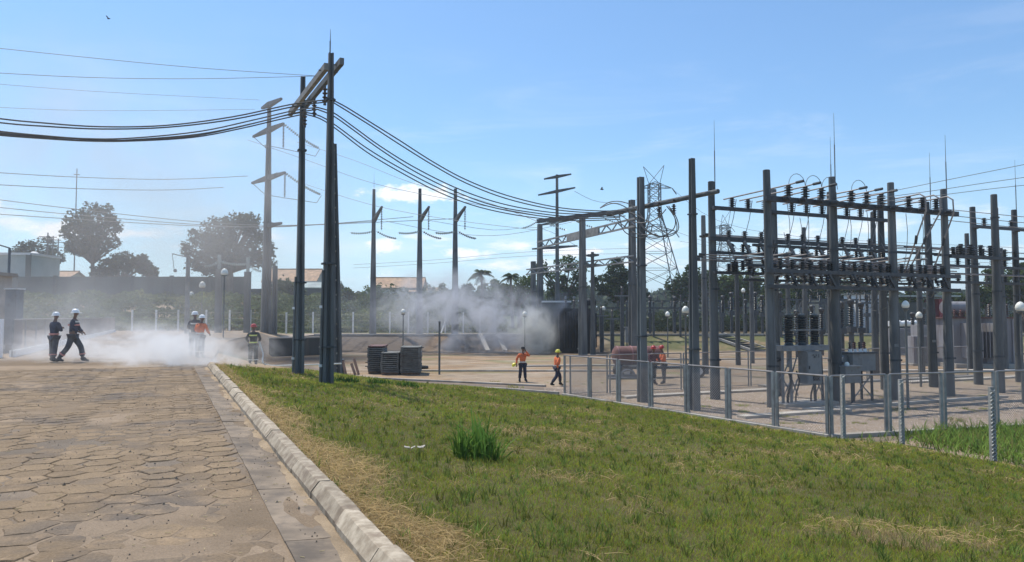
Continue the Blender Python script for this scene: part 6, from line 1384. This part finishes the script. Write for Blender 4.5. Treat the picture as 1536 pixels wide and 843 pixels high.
    m = MB(); hc_ = Vector((hx, hy-.005, 1.665))
    if cap: m.lathe(hc_-Vector((0, 0, .0)), [(.098, 0), (.10, .03), (.085, .075), (.04, .095)], 12); m.frame(hc_+Vector((0, .11, .015)), Vector((1, 0, 0)), Vector((0, 1, 0)), Vector((0, 0, 1)), .13, .09, .012)
    else:
        m.lathe(hc_-Vector((0, 0, .015)), [(.118, 0), (.150, .002), (.152, .014), (.122, .022), (.120, .06), (.104, .105), (.06, .135), (.01, .142)], 16)
        m.frame(hc_+Vector((0, .15, -.005)), Vector((1, 0, 0)), Vector((0, 1, -.15)).normalized(), Vector((0, .15, 1)).normalized(), .15, .07, .014); m.frame(hc_+Vector((0, 0, .128)), Vector((1, 0, 0)), Vector((0, 1, 0)), Vector((0, 0, 1)), .025, .17, .02)
    part('cap' if cap else 'helmet', m, M[helm], t, smooth=True)
    for sgn in (-1, 1): part('eye', MB().lathe((hx+sgn*.032, hy+.078, 1.645), [(.006, 0), (.012, .003), (.006, .008)], 6, (0, 1, 0)), M['globe'], t)
    for z, mt, r in bands:
        f = (z-.95)/.5; m = MB(); c_ = Vector((lx*f, ly*f, z)); m.tube([c_-Vector((0, 0, .028)), c_+Vector((0, 0, .028))], r, 16, False); part('jacket_band', m, M[mt], t, smooth=True)
    if vest:
        V = [(*wai, .165), (*che, .180)]; V += [(lx-.13, ly, 1.40, .10), (lx+.13, ly, 1.40, .10)]; link('vest', skin_mesh('vest', V, [(0, 1), (1, 2), (1, 3)], M[vest]), t)
    if glove:
        for h_ in hands: m = MB(); m.lathe(h_-Vector((0, 0, .06)), [(.035, 0), (.052, .03), (.058, .07), (.045, .11), (.015, .14)], 8); part('glove', m, M[glove], t, smooth=True)
    t.location = loc; t.rotation_euler = (0, 0, rz); t.scale = (s,)*3; return t
STAND = (((-.11, .0, .49), (-.12, -.02, .09)), ((.11, .0, .49), (.12, -.02, .09)))
def stride(a): return (((-.10, a*.42, .50), (-.10, a*.34, .09)), ((.10, -a*.12, .49), (.10, -a*.55, .13)))
HANG = (((-.27, -.03, 1.13), (-.28, .06, .88)), ((.27, -.03, 1.13), (.28, .06, .88)))
FOLD = (((-.27, .06, 1.13), (-.02, .24, 1.20)), ((.27, .06, 1.13), (.04, .25, 1.14)))
def gpos(u, v): p = G(u, v); return (p.x, p.y, p.z)
def rpos(u, v): d = ray(u, v); Y = -EYE/d.z*d.y; return (d.x/d.y*Y, Y, 0)
p = rpos(80, 543); person('worker in wide white helmet and dark overalls standing with folded arms on the road', p, R(-25), 'navy', 'grey_c', 'helm_w', FOLD, (((-.12, .02, .49), (-.15, .03, .09)), ((.12, -.04, .49), (.17, -.12, .09))), (0, .02), (0, .03), ((1.0, 'pink_b', .165),), shin='pink_b')
p = rpos(108, 543); person('worker in white helmet striding along the road past his colleague', p, R(-78), 'navy', 'grey_c', 'helm_w', (((-.26, .10, 1.12), (-.18, .26, 1.0)), ((.27, .06, 1.13), (.22, .26, 1.02))), (((-.10, .24, .50), (-.10, .30, .09)), ((.10, -.10, .50), (.10, -.40, .11))), (0, .04), (0, .03), ((1.25, 'pink_b', .182), (1.36, 'reflect', .16)), shin='pink_b', s=1.06)
p = rpos(294, 545); p = (XZ(293, 30.2), 30.2, 0); person('person in black gear and white helmet in the spray, half hidden by the orange vest', p, R(15), 'black_c', 'black_c', 'helm_w', (((-.26, .12, 1.13), (-.12, .34, 1.10)), ((.27, .12, 1.13), (.1, .36, 1.08))), STAND, (0, .08), (-.02, .05), ((1.3, 'reflect', .178),), s=1.03)
p = (XZ(301, 29.4), 29.4, 0); person('worker in orange vest and pale helmet standing in the spray with back turned', p, R(-12), 'orange', 'grey_c', 'helm_w', (((-.27, .08, 1.12), (-.2, .3, 1.06)), ((.28, .1, 1.13), (.22, .32, 1.0))), STAND, (.02, .05), (0, .05), ((1.02, 'reflect', .168),), s=.95, vest='orange')
x, Y = XZ(381, 33), 33.0; person('firefighter in dark green turnout gear and red helmet, seen from behind beyond the lawn', (x, Y, P(381, 549, Y).z), R(8), 'green_c', 'green_c', 'helm_r', (((-.30, .10, 1.14), (-.26, .34, 1.02)), ((.27, .08, 1.13), (.18, .34, 1.06))), STAND, (0, .06), (-.01, .03), ((1.0, 'yellow_b', .168), (1.30, 'yellow_b', .183)), s=1.04)
m = MB(); x0 = V3(x+.15, Y+.3, P(381, 549, Y).z); m.tube(smooth_pts([x0+V3(0, 0, 1.08), x0+V3(.25, -.2, .55), x0+V3(.45, -.35, .05), x0+V3(1.6, 1.2, -.05), x0+V3(3.0, 3.0, -.1)], 5), .035, 6); solo('fire_hose', m, M['reflect'], 'pale fire hose trailing from the firefighter in dark green gear', 'hose', x0, smooth=True)
p = gpos(784, 573); person('worker in orange jacket and dark cap holding a hand to his face', p, R(-160), 'orange', 'navy', 'black_c', (((-.30, .18, 1.30), (-.10, .14, 1.56)), ((.30, -.06, 1.14), (.34, .04, .90))), (((-.12, .0, .49), (-.16, -.02, .09)), ((.12, .0, .49), (.17, -.02, .09))), (0, .02), (0, .03), ((1.0, 'reflect', .168),), cap=True, shin=False, s=1.03)
p2 = Vector(p)+V3(-.42, .0, 1.0); h_ = thing('helmet', 'yellow helmet held in the lowered hand of the worker in the dark cap', 'helmet', p2); m = MB(); m.lathe(p2-V3(0, 0, .16), [(.118, 0), (.150, .002), (.152, .014), (.122, .022), (.120, .06), (.104, .105), (.06, .135), (.01, .142)], 14, (-.5, -.2, .9)); part('helmet_shell', m, M['helm_y'], h_, smooth=True); part('inner_band', MB().lathe(p2-V3(.0, 0, .165), [(.1, 0), (.11, .02)], 12, (-.5, -.2, .9)), M['dark'], h_)
p = gpos(835, 579); person('worker in orange jacket and yellow helmet walking along the service path by the fence', p, R(-62), 'orange', 'navy', 'helm_y', (((-.26, .08, 1.12), (-.22, .22, .92)), ((.27, -.12, 1.13), (.27, -.10, .88))), (((-.10, .26, .51), (-.10, .26, .09)), ((.10, -.05, .50), (.10, -.38, .12))), (0, .05), (0, .03), ((1.0, 'reflect', .168),), shin=False, s=.99)
p = gpos(979, 577); person('worker in dark maroon jacket and red helmet behind the square portal pole', p, R(-150), 'maroon', 'green_c', 'helm_r', (((-.29, .12, 1.14), (-.26, .3, 1.05)), ((.27, .05, 1.13), (.2, .25, 1.05))), STAND, (0, .05), (0, .04), (), s=1.08, shin=True)
p = gpos(996, 576); person('worker in orange jacket and red helmet facing the one in dark maroon', p, R(95), 'orange', 'grey_c', 'helm_r', (((-.27, .12, 1.13), (-.2, .34, 1.06)), ((.28, .1, 1.14), (.22, .34, 1.08))), (((-.11, .03, .49), (-.11, .02, .09)), ((.11, -.02, .49), (.13, -.06, .09))), (0, .05), (0, .05), ((1.0, 'reflect', .168),), s=1.08, shin=False)

# birds
for i, (u, v, Y) in enumerate(((163, 28, 60), (903, 284, 55))):
    p = P(u, v, Y); t = thing('bird', ('tiny dark bird high in the sky over the road', 'tiny dark bird flying beside the lattice pylon')[i], 'bird', p); part('body', MB().tube([p-V3(.14, 0, .02), p-V3(.05, 0, 0), p+V3(.06, 0, 0), p+V3(.14, 0, .02)], [.01, .05, .045, .01], 7), M['black_c'], t, smooth=True)
    for s in (-1, 1): part('wing', MB().add([p+V3(.05, 0, .02), p+V3(-.05, 0, .02), p+V3(-.08, s*.3, .12), p+V3(.0, s*.32, .14), p+V3(.05, 0, .0), p+V3(-.05, 0, .0), p+V3(-.08, s*.3, .11), p+V3(.0, s*.32, .13)], [(0, 1, 2, 3), (7, 6, 5, 4), (0, 3, 7, 4), (1, 0, 4, 5), (2, 1, 5, 6), (3, 2, 6, 7)]), M['black_c'], t)
# ------------------------------------------------------------------ smoke and spray
def smoke(name, c, r, dens, colr, nscale, thr, seed, rise=(0, 0), aniso=.25, power=1.2, stretch=(1, 1, 1), cut=None):
    m = bpy.data.materials.new(name); m.use_nodes = True; t = NT(m.node_tree); t.n.remove(t.n['Principled BSDF'])
    v = t.n.new('ShaderNodeVolumePrincipled'); v.inputs['Color'].default_value = (*colr, 1); v.inputs['Anisotropy'].default_value = aniso
    oc = t.n.new('ShaderNodeTexCoord').outputs['Object']; x, y, z = t.sep(oc)
    x2 = t.m('SUBTRACT', t.m('DIVIDE', x, r[0]), t.m('MULTIPLY', t.m('DIVIDE', z, r[2]), rise[0])); q = t.comb(x2, t.m('DIVIDE', y, r[1]), t.m('DIVIDE', z, r[2]))
    fall = t.m('POWER', t.m('MAXIMUM', t.m('SUBTRACT', 1.0, t.vm('LENGTH', q)), 0.0), power)
    sv_ = t.vm('ADD', t.vm('MULTIPLY', oc, stretch), (seed*3.7, seed*1.9, seed*.7)); nz_ = t.noise(sv_, nscale, 8, .66, 1.3)
    d = t.m('MULTIPLY', t.m('MULTIPLY', fall, t.ramp(nz_, thr[0], thr[1])), dens)
    t.l.new(d, v.inputs['Density']); t.l.new(v.outputs[0], t.n['Material Output'].inputs['Volume'])
    mb = MB(); n = 20; mb.lathe((0, 0, 0), [(max(.02, math.sin(math.pi*i/10))*1.0, -math.cos(math.pi*i/10)) for i in range(11)], n)
    mb.v = [(x*r[0]*(1.02+abs(rise[0])*abs(z))+rise[0]*z*r[0], y*r[1]*1.02, z*r[2]*1.02) for x, y, z in mb.v]
    if cut is not None: mb.v = [(x, y, max(z, cut)) for x, y, z in mb.v]
    o = link(name, mb.mesh(name, (0, 0, 0), False, m), None, c, kind='stuff'); return o
# thin humid haze over the whole place
hm = bpy.data.materials.new('haze'); hm.use_nodes = True; ht = NT(hm.node_tree); ht.n.remove(ht.n['Principled BSDF']); hv_ = ht.n.new('ShaderNodeVolumePrincipled'); hv_.inputs['Density'].default_value = .0005
hv_.inputs['Color'].default_value = (.80, .90, 1, 1); hv_.inputs['Anisotropy'].default_value = .3; ht.l.new(hv_.outputs[0], ht.n['Material Output'].inputs['Volume'])
struct('haze', MB().box((0, 1270, 25), 3400, 2760, 64), hm, kind='stuff')
LGREY = (.86, .86, .86)
smoke('spray_smoke', (-14.4, 29.0, .25), (5.8, 3.6, 1.35), 2.6, (.95, .95, .95), .75, (.44, .66), 1, power=1.25, stretch=(.8, .8, 1.3))
smoke('spray_smoke', (-11.2, 25.2, .15), (2.6, 1.9, 1.05), 4.2, (.95, .95, .95), 1.0, (.44, .66), 2)
smoke('spray_smoke', (-17.5, 30, 1.0), (8.0, 6.5, 2.8), .2, (.85, .85, .88), .35, (.35, .7), 3)
smoke('smoke', (-4.2, 68.5, 1.7), (9.2, 5.0, 4.8), 1.4, (.74, .75, .79), .36, (.44, .64), 4, (-.3, 0), power=1.15)
smoke('smoke', (2.2, 67.6, .0), (2.1, 2.2, 3.0), 3.0, (.86, .86, .82), .6, (.40, .62), 5)
smoke('smoke', (4.6, 67.0, 2.2), (3.0, 1.6, 2.0), .8, (.30, .34, .42), .7, (.50, .66), 9)
smoke('smoke', (-13, 72, 1.5), (13, 7, 4.2), .08, (.76, .77, .82), .2, (.3, .7), 6)
smoke('drifting_smoke', (-37, 66, 13.0), (28, 13, 16), .062, (.74, .71, .68), .075, (.34, .66), 7, power=.8)
smoke('drifting_smoke', (-24, 62, 8.0), (15, 12, 7.5), .055, (.68, .65, .63), .12, (.34, .68), 8, power=.9)
